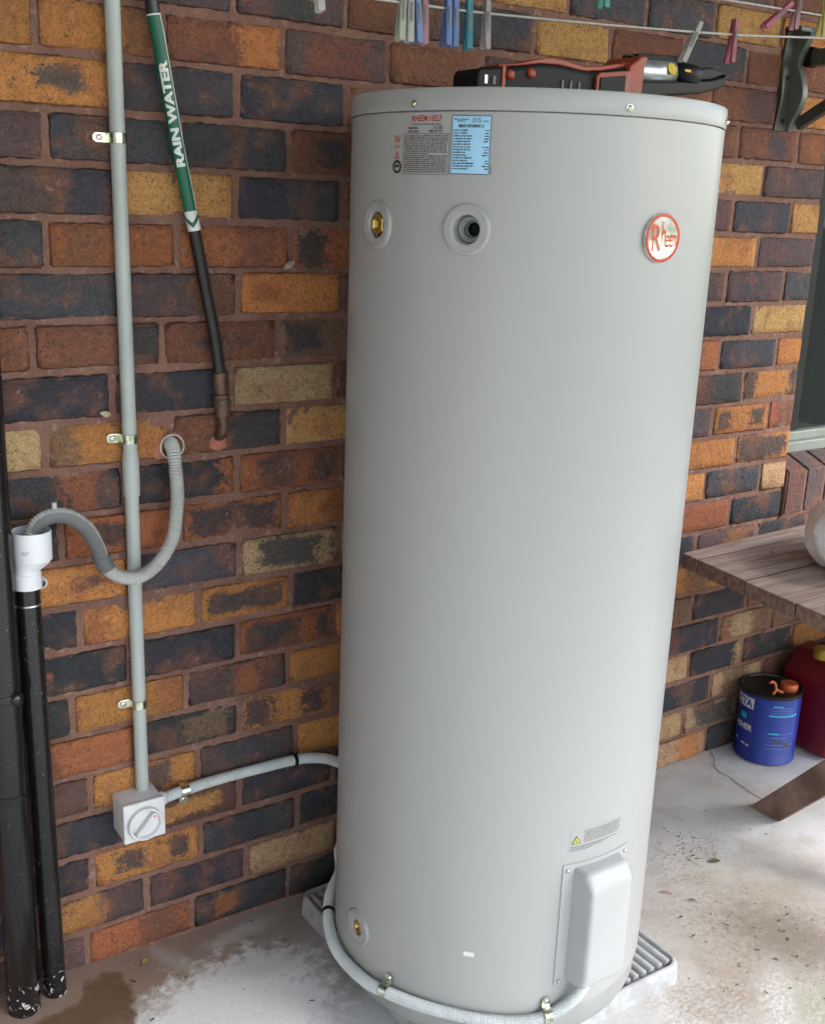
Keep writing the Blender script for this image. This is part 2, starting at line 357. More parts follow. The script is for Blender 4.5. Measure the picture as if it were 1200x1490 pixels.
# ------------------------------------------------------------------ ground
def ground_z(x, y):
    f = max(0.0, min(1.0, (0.16 - x) / 0.22)) * max(0.0, 1 - max(0, -y - 0.03) / 0.35)
    g = max(0.0, min(1.0, (x - 1.3) / 0.5)) * max(0.0, 1 - max(0, -y) / 0.30)
    return 0.016 * f * f * (3 - 2 * f) + 0.010 * g + 0.002 * math.sin(x * 5.1 + 1) * math.sin(y * 4.3)
def ground():
    xs = [-3.5 + i * 0.25 for i in range(12)] + [-0.5 + i * 0.05 for i in range(60)] + [2.5 + i * 0.25 for i in range(9)]
    ys = [-3.6 + i * 0.2 for i in range(13)] + [-1.0 + i * 0.05 for i in range(24)]
    m = MB(); nx = len(xs)
    vs_ = [(x, y, ground_z(x, y)) for y in ys for x in xs]
    fs = [(j * nx + i, j * nx + i + 1, (j + 1) * nx + i + 1, (j + 1) * nx + i) for j in range(len(ys) - 1) for i in range(nx - 1)]
    m.add(vs_, fs)
    o = m.build('patio', CONC, smooth=True); o['kind'] = 'structure'
    lawn = N('lawn_ground', 0.9)
    lawn.col(lawn.mix(lawn.noise(3, 6), (0.05, 0.075, 0.025), (0.10, 0.105, 0.045)))
    m = MB(); m.add([(-150, -150, -0.05), (150, -150, -0.05), (150, 150, -0.05), (-150, 150, -0.05)], [(0, 1, 2, 3)])
    g = m.build('ground', lawn.m); g['kind'] = 'structure'
    # hairline crack running from the wall to the table leg
    pts = [(1.822, -0.012), (1.80, -0.045), (1.765, -0.075), (1.752, -0.105), (1.757, -0.14), (1.748, -0.18), (1.744, -0.22), (1.747, -0.263), (1.71, -0.30)]
    sm = [Vector((x, y, 0)) for x, y in pts]; path = []
    rnd = random.Random(3)
    for a, b in zip(sm, sm[1:]):
        for k in range(5): path.append(a + (b - a) * (k / 5) + Vector((rnd.uniform(-.002, .002), rnd.uniform(-.002, .002), 0)))
    m = MB(); vs_ = []; fs = []
    for i, q in enumerate(path):
        wd = 0.0007 + rnd.random() * 0.0010; t = (path[min(i + 1, len(path) - 1)] - path[max(0, i - 1)]).normalized(); nn = Vector((-t.y, t.x, 0))
        for sgn in (-1, 1):
            v = q + nn * wd * sgn; vs_.append((v.x, v.y, ground_z(v.x, v.y) + 0.0015))
    fs = [(2 * i, 2 * i + 1, 2 * i + 3, 2 * i + 2) for i in range(len(path) - 1)]
    m.add(vs_, fs).build('crack', plain('crack_dirt', (0.16, 0.145, 0.13), 0.9), o)
    # patio roof overhead (the wall stands under cover); unseen, sized for its shade
    m = MB(); m.box((-3.6, -3.4, 2.90), (3.4, 0.16, 2.98))
    rf = m.build('patio_roof', plain('roof_lining', (0.36, 0.34, 0.31), 0.7)); rf['kind'] = 'structure'
    ev = MB().box((-3.6, -0.52, 2.27), (3.4, 0.16, 2.34)).build('added_shade_eave', plain('shade_eave_grey', (0.30, 0.28, 0.26), 0.7)); ev['kind'] = 'structure'  # unseen overhang, added to darken the top of the brick wall
    # unseen wall added on the left to block light from that side
    m = MB(); m.box((-2.07, -3.4, -0.04), (-1.95, 0.10, 2.895))
    sw = m.build('added_shade_wall', plain('shade_wall_grey', (0.55, 0.53, 0.51), 0.8)); sw['kind'] = 'structure'
ground()

# ------------------------------------------------------------------ brick wall
CH = 0.086
PAL = {'D': (0.044, 0.046, 0.055), 'S': (0.068, 0.067, 0.077), 'P': (0.108, 0.072, 0.072), 'R': (0.195, 0.086, 0.056), 'T': (0.325, 0.120, 0.053),
       'O': (0.47, 0.203, 0.066), 'Y': (0.50, 0.268, 0.097), 'B': (0.45, 0.305, 0.172), 'N': (0.19, 0.115, 0.071), 'M': (0.142, 0.071, 0.060)}
JL = {23: ([], [0.879, 1.089, 1.299, 1.516, 1.73]), 22: ([], [0.667, 0.885, 1.097, 1.322, 1.541, 1.772]), 21: ([0.338, 0.561], [0.782, 1.009, 1.222, 1.45, 1.663, 1.862]),
      20: ([-0.005, 0.208, 0.434], [0.656, 0.88, 1.10, 1.325, 1.55, 1.792]), 19: ([0.122, 0.344, 0.566], [1.664, 1.886]), 18: ([0.003, 0.233, 0.447], [1.772]), 17: ([0.122, 0.34, 0.561], [1.672, 1.894]),
      16: ([-0.004, 0.224, 0.451], [1.781]), 15: ([0.123, 0.343, 0.564], [1.678, 1.902]), 14: ([-0.036, 0.194, 0.426], [1.79]), 13: ([0.099, 0.327, 0.554], [1.682, 1.903]),
      12: ([-0.024, 0.206, 0.437], [1.787]), 11: ([0.114, 0.34, 0.57], [1.684, 1.905]), 10: ([-0.003, 0.221, 0.443], [1.787]), 9: ([0.121, 0.343, 0.572], [1.683, 1.903]),
      8: ([0.023, 0.255, 0.457], [1.794]), 7: ([0.112, 0.338, 0.561], [1.671, 1.915]), 6: ([0.0, 0.227, 0.452], [1.80]), 5: ([0.124, 0.343, 0.566], [1.686, 1.91]), 4: ([0.027, 0.249, 0.473], [1.808]),
      3: ([0.119, 0.339, 0.566], [1.699, 1.918]), 2: ([0.024, 0.253, 0.477], [1.80]), 1: ([-0.086, 0.133, 0.356], [1.70, 1.92]), 0: ([0.006, 0.231, 0.456], [1.806])}
# colours read brick by brick: base / second colour : where along the brick : margin
LS = {23: [], 22: ['Y', 'P'], 21: ['P', 'P/S:.3-.7', 'R/P:.5-1', 'S', 'Y', 'R', 'S', 'R'], 20: ['O/S:.25-.55:.2', 'O/R:.7-1', 'R/O:.6-1.1', 'P/R:.2-.8', 'R', 'P', 'S', 'R', 'R/P:.5-1', 'O'],
      19: ['O/S:.4-.75:.25', 'S', 'S/D:0-.2', 'R'], 18: ['P', 'S/P:.2-.5', 'S', 'R/D:.25-.55:.15'], 17: ['S/P:-.1-.6', 'Y', 'S/D:0-.4', 'R'],
      16: ['S', 'T/R:.1-.4', 'T/R:.5-.9', 'T/D:0-.35'], 15: ['S', 'P/R:.6-1', 'O/T:.1-.4:.25', 'P'], 14: ['R/D:-.1-.6:.1', 'R/D:.64-1.1', 'R/D:.25-.75:.38', 'N/D:.05-.40:.12,.75-1.1'],
      13: ['D', 'D/M:-.1-.13', 'B', 'M'], 12: ['B', 'O/N:-.1-.22', 'R/D:.5-1.1', 'B/Y:0-1'], 11: ['S/T:.50-.78', 'D/T:.86-1.1', 'T/D:.18-.55:.14,.72-1.1', 'D'],
      10: ['D', 'T/D:.25-.50:.2', 'T/D:.04-.94:.12', 'T/O:0-.4'], 9: ['O/P:.55-.95:.35', 'S/T:.1-.3:.45', 'B/D:.15-.78:.08,.92-1.1', 'B'], 8: ['D', 'O/T:.0-.2', 'O/D:.06-.96:.20', 'D'],
      7: ['D/T:.10-.28:.35', 'D/N:-.1-.12', 'T/D:.08-.62:.10,.8-1.1', 'O'], 6: ['D', 'O/T:.72-1.1', 'P/T:.45-.72:.05', 'O'], 5: ['T/R:.0-.3', 'D/N:.42-.9:.1', 'O/D:0-.33:.1,.66-.92:.10', 'N/O:.1-.7'],
      4: ['R/P:.5-1.1', 'O/S:.50-.74:.15', 'P/S:.2-.8', 'O'], 3: ['D/M:-.1-.35', 'M/O:.15-.8:.22', 'D', 'D'], 2: ['D', 'O/D:.22-.45:.22,.72-.94:.2', 'S/D:.1-.7', 'D'],
      1: ['D', 'P/O:.18-.60:.05', 'P/D:.2-.8', 'B', 'D'], 0: ['P', 'T/R:.5-.9', 'D/T:.22-.44:.1', 'D']}
RS = {23: ['R', 'Y', 'S', 'S', 'P', 'R'], 22: ['P', 'P', 'Y', 'S', 'S', 'Y', 'O'], 21: [], 20: [], 19: ['R', 'R/S:.45-.8:.1', 'R/T:.3-.8'], 18: ['Y', 'P'], 17: ['R/P:.5-1', 'S/P:.5-.7', 'Y'], 16: ['Y/O:.2-.9', 'P'],
      15: ['P', 'P/S:.2-.6', 'S'], 14: ['D', 'B/Y:.1-1'], 13: ['T/R:.2-.7', 'S/D:.0-.3', 'T/O:.1-1'], 12: ['M/D:.45-1.1', 'O/D:-.1-.22,.84-1.1'], 11: ['P/S:.3-.8', 'O/D:-.1-.30,.66-.92:.2', 'R/T:0-.3'], 10: ['O', 'O/D:-.1-.90:.08'],
      9: ['O', 'S/P:.3-.6', 'O/B:.0-1'], 8: ['T', 'D'], 7: ['D', 'P/T:.5-.9', 'D'], 6: ['O/N:.3-.7', 'N'], 5: ['N', 'D', 'N'], 4: ['D', 'N/B:.2-.6'], 3: ['B', 'D/B:.88-1.1', 'D'], 2: ['D/P:.4-.7', 'B/N:.2-.7'], 1: ['B', 'B/D:.2-1.1:.1', 'D'], 0: ['B/O:.5-.9', 'D']}
OX, XL, XR = 2.0065, -0.80, 2.95
SILL_LO, SILL_HI, ZTOP = 0.694, 0.835, 26
def parse(sp):
    base, _, rest = sp.partition('/'); ca = PAL[base[0]]; cb = ca; ivs = []; mg = 0.0
    if rest:
        parts = rest.split(':'); cb = PAL[parts[0]]
        for chunk in ':'.join(parts[1:]).split(','):
            b = chunk.split(':'); s_ = b[0]; neg = s_.startswith('-'); s_ = s_[1:] if neg else s_
            lo, hi = s_.split('-'); ivs.append((-float(lo) if neg else float(lo), float(hi)))
            if len(b) > 1: mg = float(b[1])
    while len(ivs) < 2: ivs.append((-9.0, -8.0))
    return ca, cb, ivs[0], ivs[1], mg
def brick_mesh(i):
    rnd = random.Random(100 + i)
    nx, nz, W_, H_ = 21, 7, 0.213, 0.076
    us = [0, 0.022] + [0.022 + 0.956 * k / (nx - 3) for k in range(1, nx - 3)] + [0.978, 1]
    ws = [0, 0.06] + [0.06 + 0.88 * k / (nz - 3) for k in range(1, nz - 3)] + [0.94, 1]
    cr = [rnd.choice((0.002, 0.004, 0.006, 0.010)) for _ in range(4)]
    tilt, bow = rnd.uniform(-.0022, .0022), rnd.uniform(-.002, .0015)
    ph = [rnd.uniform(0, 6.3) for _ in range(8)]
    def edge(a, t): return 0.0018 * math.sin(t * 7 + ph[a]) + 0.0014 * math.sin(t * 19 + ph[a + 4]) + rnd.uniform(-.0011, .0011)
    vs_ = []; fs = []; nx = len(us); nz = len(ws)
    for j, wv in enumerate(ws):
        for k, uv in enumerate(us):
            x = (uv - 0.5) * W_; z = (wv - 0.5) * H_
            ring = k in (0, nx - 1) or j in (0, nz - 1); ring1 = k in (1, nx - 2) or j in (1, nz - 2)
            if k == 0: x += abs(edge(0, wv)); 
            if k == nx - 1: x -= abs(edge(1, wv))
            if j == 0: z += abs(edge(2, uv * 2.4))
            if j == nz - 1: z -= abs(edge(3, uv * 2.4))
            c = {(0, 0): 0, (nx - 1, 0): 1, (0, nz - 1): 2, (nx - 1, nz - 1): 3}.get((k, j))
            if c is not None: x += cr[c] * (1 if k == 0 else -1); z += cr[c] * (1 if j == 0 else -1)
            y = -0.0035 + tilt * (wv - .5) * 2 + bow * (1 - (2 * uv - 1) ** 2) + rnd.uniform(-.0006, .0006)
            if ring: y += 0.0042
            elif ring1: y += rnd.uniform(0.0002, .0012)
            vs_.append((x / W_, y, z / H_))
    for j in range(nz - 1):
        for k in range(nx - 1): fs.append((j * nx + k, j * nx + k + 1, (j + 1) * nx + k + 1, (j + 1) * nx + k))
    loop = [k for k in range(nx)] + [j * nx + nx - 1 for j in range(1, nz)] + [(nz - 1) * nx + k for k in range(nx - 2, -1, -1)] + [j * nx for j in range(nz - 2, 0, -1)]
    o = len(vs_)
    for q in loop: vs_.append((vs_[q][0], 0.10, vs_[q][2]))
    for a in range(len(loop)):
        b = (a + 1) % len(loop); fs.append((loop[b], loop[a], o + a, o + b))
    me = bpy.data.meshes.new('brick'); me.from_pydata(vs_, [], fs); me.update()
    for p in me.polygons: p.use_smooth = len(p.vertices) == 4 and p.index < (nx - 1) * (nz - 1)
    me.materials.append(BRICK); return me
def in_frame(x, z, y=0.0):
    d = Vector((x, y, z)) - Vector((-0.5534, -1.9082, 1.5108)); q = d.dot(fw)
    u, v = 600 + 1611.41 * d.dot(rt) / q, 745 - 1611.41 * d.dot(up) / q
    return -40 < u < 1240 and -40 < v < 1530
def wall():
    root = thing('brick_wall', 'mottled orange, red and charcoal brick wall with reddish mortar behind the tall heater', 'wall', (0.6, 0, 0))
    rl = Vector(root.location)
    meshes = [brick_mesh(i) for i in range(14)]
    rnd = random.Random(5)
    def colours(o, sp):
        ca, cb, a, b, mg = parse(sp); j = rnd.uniform(0.86, 1.14)
        o['ca'] = [c * j * rnd.uniform(.95, 1.05) for c in ca]; o['cb'] = [c * rnd.uniform(.9, 1.1) for c in cb]
        o['iv'] = [a[0], a[1], 0.06]; o['jv'] = [b[0], b[1], mg]
    stuff = []
    pool = 'DDSSPPRRTTOOYBN'
    for k in range(0, ZTOP):
        L, Rr = JL.get(k, ([], []))
        if not L and not Rr: Rr = [0.45 + (0.11 if k % 2 else 0)]
        joints = []; specs = {}
        j0 = sorted(L + Rr)
        x = j0[0]; left = []
        while x > XL: x -= 0.223; left.append(x)
        joints = left[::-1] + L
        if L: 
            for i, sp in enumerate(LS.get(k, [])): specs[len(left) + i - 1] = sp
        if L and Rr:
            gap = Rr[0] - L[-1]; n = max(1, round(gap / 0.223)); joints += [L[-1] + gap * i / n for i in range(1, n)]
        base = len(joints)
        joints += Rr
        if Rr and RS.get(k):
            for i, sp in enumerate(RS[k]): specs[base - 1 + i] = sp
        z0 = k * CH
        end = OX if z0 + CH > SILL_LO + 0.02 else XR
        x = joints[-1]
        while end - x > 0.26: x += 0.223; joints.append(x)
        joints.append(end + 0.005)
        dz = 0.0
        for i in range(len(joints) - 1):
            a, b = joints[i], joints[i + 1]; wd = b - a - 0.0080 + rnd.uniform(-.002, .001)
            if a > end or wd < 0.03: continue
            sp = specs.get(i) or (rnd.choice(pool) + (('/' + rnd.choice('DSTR') + ':%.2f-%.2f:%.2f' % (rnd.uniform(0, .4), rnd.uniform(.5, 1.1), rnd.choice((0, 0, .15)))) if rnd.random() < .5 else ''))
            hh = 0.0780 + rnd.uniform(-.002, .0025); cx = (a + b) / 2; cz = z0 + CH / 2 + rnd.uniform(-.0012, .0012)
            inside = in_frame(cx, cz) or in_frame(a, cz) or in_frame(b, cz) or in_frame(cx, z0) or in_frame(cx, z0 + CH)
            me = meshes[rnd.randrange(len(meshes))]
            o = bpy.data.objects.new('brick', me); COL.objects.link(o); o.parent = root
            o.location = Vector((cx, rnd.uniform(-.0018, .0018), cz)) - rl; o.scale = (wd, 1, hh); o.rotation_euler = (0, rnd.uniform(-.006, .006), rnd.uniform(-.004, .004))
            colours(o, sp)
            if not inside: stuff.append(o)
    # bricks beyond the picture: one joined piece
    m = MB()
    for o in stuff:
        M_ = Matrix.LocRotScale(o.location + rl, o.rotation_euler, o.scale)
        m.add([M_ @ v.co for v in o.data.vertices], [tuple(p.vertices) for p in o.data.polygons])
        bpy.data.objects.remove(o)
    bo = m.build('brickwork', BRICK, root); bo['kind'] = 'stuff'; colours(bo, 'R')
    # mortar: a bed a few millimetres behind the brick faces, full thickness
    m = MB()
    def bed(x0, x1, z0, z1):
        nx = int((x1 - x0) / 0.012); nz = int((z1 - z0) / 0.012); rr = random.Random(9)
        vs_ = [(x0 + (x1 - x0) * i / nx, 0.0002 + rr.uniform(-.0010, .0010) + 0.0010 * math.sin(i * .31 + j * .17), z0 + (z1 - z0) * j / nz) for j in range(nz + 1) for i in range(nx + 1)]
        m.add(vs_, [(j * (nx + 1) + i, j * (nx + 1) + i + 1, (j + 1) * (nx + 1) + i + 1, (j + 1) * (nx + 1) + i) for j in range(nz) for i in range(nx)])
        m.box((x0, 0.006, z0), (x1, 0.098, z1))
    bed(XL, OX, -0.06, ZTOP * CH); bed(OX + .0005, XR, -0.06, SILL_LO)
    m.build('mortar', MORT, root, smooth=True)
    # sloping brick-on-edge sill
    rs = random.Random(21); cols = ['M', 'P/M:.2-.8', 'P', 'R/P:.2-.8', 'M', 'P', 'S', 'M/P:.3-.8', 'P', 'R', 'M']
    def hexa(x0, x1):
        f0, b0 = -0.012, 0.105
        return [(x0, f0, SILL_LO + .004), (x1, f0, SILL_LO + .004), (x1, b0, SILL_LO + .004), (x0, b0, SILL_LO + .004), (x0, f0, SILL_HI - .012), (x1, f0, SILL_HI - .012), (x1, b0, SILL_HI + .036), (x0, b0, SILL_HI + .036)]
    HF = [(0, 3, 2, 1), (4, 5, 6, 7), (0, 1, 5, 4), (1, 2, 6, 5), (2, 3, 7, 6), (3, 0, 4, 7)]
    x = OX + 0.008; i = 0; me0 = None; zc, hz = (SILL_LO + SILL_HI + .02) / 2, .42
    while x < XR - 0.08:
        if me0 is None:
            o = MB().add([(a, b, c - zc) for a, b, c in hexa(-0.037, 0.037)], HF).build('brick', BRICK, None, bevel=0.005, segs=3); me0 = o.data
            for v in me0.vertices: v.co.x /= 0.2; v.co.z /= hz
        else: o = bpy.data.objects.new('brick', me0); COL.objects.link(o)
        o.parent = root; o.location = Vector((x + 0.037, 0, zc)) - rl; o.scale = (0.2, 1, hz); o.rotation_euler = (rs.uniform(-.01, .01), 0, rs.uniform(-.01, .01))
        colours(o, cols[i % len(cols)]); o['iv'] = [-9.0, -8.0, 0.03]; o['jv'] = [-9.0, -8.0, 0.0]
        x += 0.086; i += 1
    MB().add([(a + OX + .005 if a < 0 else XR, b, c) for a, b, c in [(v[0], v[1] + .004, v[2] - .005) for v in hexa(-1e-9, 1)]], HF).build('mortar', MORT, root)
    # window set back in the opening
    WF = plain('grey_green_aluminium', (0.20, 0.225, 0.20), 0.38, 0.2, 0.08, 12.0)
    WD = plain('dark_aluminium', (0.010, 0.012, 0.011), 0.6, 0.0, 0.1, 12.0, 0.0, 0.2)
    gl = N('window_glass', 0.03, 0, 0.22); gl.col(gl.mix(gl.noise(3), (0.008, 0.010, 0.011), (0.013, 0.015, 0.016)))
    win = MB()
    y0, y1 = 0.075, 0.125; zb, zt = SILL_HI + 0.022, ZTOP * CH
    win.box((OX + .001, y0, zb), (2.084, y1, zt)); win.box((XR - .05, y0, zb), (XR, y1, zt)); win.box((OX + .048, y0, zt - .05), (XR - .05, y1, zt))
    W_ = win.build('window', WD, root, bevel=0.002)
    MB().box((2.0845, y0 - .012, zb - .004), (XR - .05, y1, zb + .026)).box((2.0845, y0 + .006, zb + .026), (XR - .05, y1 - .002, zb + .052)).build('bottom_rail', WF, W_, bevel=0.003)
    st = MB()
    st.box((2.085, y0 + .010, zb + .052), (2.126, y1 - .006, zt - .05)).box((2.128, y0 + .022, zb + .052), (2.168, y1 - .008, zt - .05)).box((2.50, y0 + .014, zb + .052), (2.54, y1 - .006, zt - .05))
    st.build('sash_stile', WD, W_, bevel=0.002)
    gp = MB().box((OX + .05, y0 + .030, zb + .04), (XR - .05, y0 + .035, zt - .04)); gp.build('pane', gl.m, W_)
    # a dry leaf, a snail shell and a dab caught on the brickwork are things of their own below
wall()

# ------------------------------------------------------------------ water heater
HX, HY, HR = 0.7167, -0.3774, 0.3099
ZB, ZSEAM, ZT = 0.046, 1.6405, 1.6725
def cp(deg, z, r=HR): return Vector((HX + r * math.cos(R(deg)), HY + r * math.sin(R(deg)), z))
def on_cyl(vs_, deg, z, r): return [cp(deg + math.degrees(x / HR), z + y, r) for x, y in vs_]
PORTS = [(-179.8, 1.473, 0.026), (-147.0, 1.473, 0.026), (-179.8, 0.184, 0.022)]
def heater():
    root = thing('water_heater', 'tall pale grey cylindrical electric hot water heater standing on the ribbed slab', 'water heater', (HX, HY, ZB))
    # ---- body with three round port openings
    W_, K = 6.0, 4
    th = []
    for c in (-179.8, -147.0): th += [c - W_ + 2 * W_ * i / K for i in range(K + 1)]
    def fill(a, b, st): n = max(1, round((b - a) / st)); return [a + (b - a) * i / n for i in range(1, n)]
    th += fill(-173.8, -153.0, 2.5) + fill(-141.0, 174.2, 2.5)
    th = sorted(th); nt_ = len(th)
    zs = [.1055, .125]; wins = {}
    for zc in (0.184, 1.473): zs += [zc - .0325 + .065 * i / K for i in range(K + 1)]
    zs += fill(0.2165, 1.4405, 0.06) + fill(1.5055, ZSEAM - .0022, 0.05) + [ZSEAM - .0022]; zs = sorted(set(round(z, 5) for z in zs)); nz = len(zs)
    m = MB(); m.add([cp(t, z) for z in zs for t in th], [])
    idx = lambda i, j: j * nt_ + (i % nt_)
    skip = set(); fs = []
    near = lambda arr, v: min(range(len(arr)), key=lambda q: abs(arr[q] - v))
    extra = []
    for (pc, pz, pr) in PORTS:
        i0 = near(th, pc - W_); j0 = near(zs, pz - .0325)
        for a in range(K):
            for b in range(K): skip.add((i0 + a, j0 + b))
        ring = [idx(i0 + a, j0) for a in range(K)] + [idx(i0 + K, j0 + b) for b in range(K)] + [idx(i0 + K - a, j0 + K) for a in range(K)] + [idx(i0, j0 + K - b) for b in range(K)]
        o = len(m.v) + len(extra)
        for q in ring:
            v = Vector(m.v[q]); d = math.degrees(math.atan2(v.y - HY, v.x - HX)) - pc
            d = (d + 180) % 360 - 180; sx, sz = R(d) * HR, v.z - pz; l = math.hypot(sx, sz)
            extra.append(cp(pc + math.degrees(sx / l * pr / HR), pz + sz / l * pr))
        n = len(ring); fs += [(ring[a], ring[(a + 1) % n], o + (a + 1) % n, o + a) for a in range(n)]
    for j in range(nz - 1):
        for i in range(nt_):
            if (i, j) not in skip: fs.append((idx(i, j), idx(i + 1, j), idx(i + 1, j + 1), idx(i, j + 1)))
    m.v += [tuple(v) for v in extra]; m.f += fs
    m.build('body', HEAT, root, smooth=True)
    C0 = Matrix.Translation((HX, HY, 0))
    MB().lathe([(HR - .016, ZB), (HR - .010, ZB + .002), (HR - .006, ZB + .012), (HR - .0035, .098), (HR - .0030, .104), (HR - .006, .109)], C0, 128).add([cp(i * 10, ZB, HR - .012) for i in range(36)], [tuple(range(36))]).build('base_ring', HBASE, root, smooth=True)
    # ---- lid with folded rim
    MB().lathe([(HR - .005, ZSEAM - .006), (HR - .0045, ZSEAM), (HR + .0010, ZSEAM), (HR + .0014, ZSEAM + .002), (HR + .0014, ZT - .0035), (HR + .0002, ZT - .0008), (HR - .003, ZT), (HR - .03, ZT + .001), (0.02, ZT + .004), (0.0005, ZT + .004)], C0, 144).build('lid', HEAT, root, smooth=True)
    for d, z in ((-165.1, 1.650), (-104.6, 1.651), (-53.8, 1.651), (0, 1.651), (60, 1.651), (130, 1.651)):
        n_ = Vector((math.cos(R(d)), math.sin(R(d)), 0))
        MB().lathe([(0.0005, .0045), (.0022, .0042), (.0036, .003), (.0042, .0012), (.0052, .001), (.0052, 0)], axis_mat(cp(d, z, HR + .002), n_), 14).build('screw', ZINC, root, smooth=True)
    # ---- ports
    for q, (d, z, r) in enumerate(PORTS):
        n_ = Vector((math.cos(R(d)), math.sin(R(d)), 0)); A = axis_mat(cp(d, z, HR), n_, (0, 0, 1))
        ro, ri = ((.0375, .0200), (.0375, .0215), (.0360, .0150))[q]
        prof = [(ro, -.006), (ro + .0002, .0012), (ro - .0008, .0026), (ro - .003, .0030), (ri + .004, .0032), (ri + .0015, .0032), (ri + .0004, .0022), (ri, .000), (ri - .001, -.022)]
        p_ = MB().lathe(prof, A, 48).build('port_collar', HEAT, root, smooth=True)
        # raised lettering ticks on the collar face are too fine to read: a shallow stepped ring
        MB().lathe([(ro - .0045, .0028), (ro - .0045, .0040), (ro - .0053, .0040), (ro - .0053, .0028)], A, 48).build('raised_ring', HEAT, p_, smooth=False)
        MB().lathe([(ri - .001, -.020), (ri - .004, -.022), (.0125, -.024), (.0125, -.030)], A, 32).build('seal', DARKHOLE if q != 1 else HEATP, p_, smooth=True)
        if q == 1:
            for rr, dd in ((.0165, -.016), (.0135, -.022), (.0115, -.028)):
                MB().lathe([(rr + .002, dd), (rr, dd + .001), (rr - .0012, dd - .004), (rr - .0012, dd - .008)], A, 28).build('socket_thread', PVC, p_, smooth=True)
            MB().lathe([(.012, -.024), (.011, -.052), (.0005, -.053)], A, 24).build('dark_bore', DARKHOLE, p_, smooth=True)
        else:
            s_ = ri / .0200
            MB().lathe([(.0176 * s_, -.022), (.0176 * s_, .0005), (.0165 * s_, .0020), (.0124 * s_, .0020), (.0116 * s_, .0006)], A, 6).build('brass_socket', BRASS, p_, smooth=False)
            t = [(.0116 * s_ - (.0008 if i % 2 else 0), .0006 - i * .0016) for i in range(14)] + [(.0005, -.027)]
            MB().lathe(t, A, 26).build('brass_thread', BRASS, p_, smooth=False)
    # ---- printed help panel and rating label
    def flat(name, d0, d1, z0, z1, mat, par, lift):
        k = max(1, int(abs(d1 - d0) / 1.2)); m = MB(); vs_ = []
        for z in (z0, z1): vs_ += [cp(d0 + (d1 - d0) * i / k, z, HR + lift) for i in range(k + 1)]
        m.add(vs_, [(i, i + 1, k + 2 + i, k + 1 + i) for i in range(k)]); return m.build(name, mat, par, smooth=True)
    def txt(name, s_, d, z, size, mat, par, lift, align='LEFT', off=0.0, sx=1.0):
        v, f = text_geo(s_, size, align, off, sx); return MB().add(on_cyl(v, d, z, HR + lift), f).build(name, mat, par)
    def lines(name, rows, mat, par, lift, hgt, seed=1):
        # rows of print too small to read: one short bar for each word
        rr = random.Random(seed); m = MB()
        for d0, d1, z in rows:
            d = d0
            while d < d1 - 0.2:
                wd = min(d1 - d, rr.uniform(0.35, 1.3)); h = hgt * rr.uniform(.8, 1.15)
                m.add([cp(d, z, HR + lift), cp(d + wd, z, HR + lift), cp(d + wd, z + h, HR + lift), cp(d, z + h, HR + lift)], [(0, 1, 2, 3)]); d += wd + 0.22
        return m.build(name, mat, par)
    hp = flat('help_panel', -173.6, -153.1, 1.5475, 1.6375, HEAT, root, .0004)
    txt('lettering', 'RHEEM HELP', -160.9, 1.6255, 0.0115, REDINK, hp, .0009, 'CENTER', 0.0002, 0.86)
    txt('lettering', 'For any assistance with this Water Heater, contact us', -160.9, 1.6200, 0.0040, INK, hp, .0009, 'CENTER', 0.00005, 0.62)
    txt('lettering', 'Australia', -167.2, 1.6143, 0.0058, INK, hp, .0009, 'LEFT', 0.0001, 0.9); txt('lettering', '131 031', -158.6, 1.6143, 0.0058, INK, hp, .0009, 'LEFT', 0.0001, 0.95)
    txt('lettering', 'New Zealand', -167.2, 1.6097, 0.0048, INK, hp, .0009, 'LEFT', 0.0001, 0.8); txt('lettering', '0800 657 335', -159.8, 1.6097, 0.0048, INK, hp, .0009, 'LEFT', 0.0001, 0.85)
    for a, b, c, d in ((-169, -153.2, 1.6074, 1.6080), (-169, -153.2, 1.5500, 1.5506), (-169, -168.88, 1.5506, 1.6074), (-153.32, -153.2, 1.5506, 1.6074)): flat('border_line', a, b, c, d, INK, hp, .0009)
    rr = random.Random(2); rows = []
    for i in range(19): rows.append((-168.5, -153.7 - rr.choice((0, .3, .6, 2.5, 6) if i % 5 == 4 else (0, .2, .4)), 1.6040 - i * .00283))
    lines('fine_print', rows, INK, hp, .0009, .00125, 4)
    flat('red_word', -168.5, -165.0, 1.5640, 1.5654, REDINK, hp, .0012)
    txt('lettering', 'W', -171.4, 1.5945, 0.0165, REDINK, hp, .0009, 'CENTER', 0.0001, 0.85)
    lines('fine_print', [(-172.8, -170.0, 1.5905), (-172.6, -170.2, 1.5880)], REDINK, hp, .0009, .0011, 6)
    tri = [(-.0058, -.005), (.0058, -.005), (0, .0058)]
    tin = [(x * .62, y * .62 - .0006) for x, y in tri]
    MB().add(on_cyl(tri + tin, -171.4, 1.5775, HR + .0009), [(0, 1, 4, 3), (1, 2, 5, 4), (2, 0, 3, 5)]).build('warning_triangle', REDINK, hp)
    def annulus(r0, r1, n=28): return [(r0 * math.cos(2 * math.pi * i / n), r0 * math.sin(2 * math.pi * i / n)) for i in range(n)] + [(r1 * math.cos(2 * math.pi * i / n), r1 * math.sin(2 * math.pi * i / n)) for i in range(n)], [(i, (i + 1) % n, n + (i + 1) % n, n + i) for i in range(n)]
    v, f = annulus(.0098, .0062); MB().add(on_cyl(v, -171.3, 1.5605, HR + .0009), f).build('round_mark', INK, hp)
    v, f = annulus(.0047, .0008); MB().add(on_cyl(v, -171.3, 1.5595, HR + .0009), f[:15]).build('round_mark', INK, hp)
    bl = flat('rating_label', -152.6, -141.45, 1.5515, 1.6330, BLUEL, root, .0006)
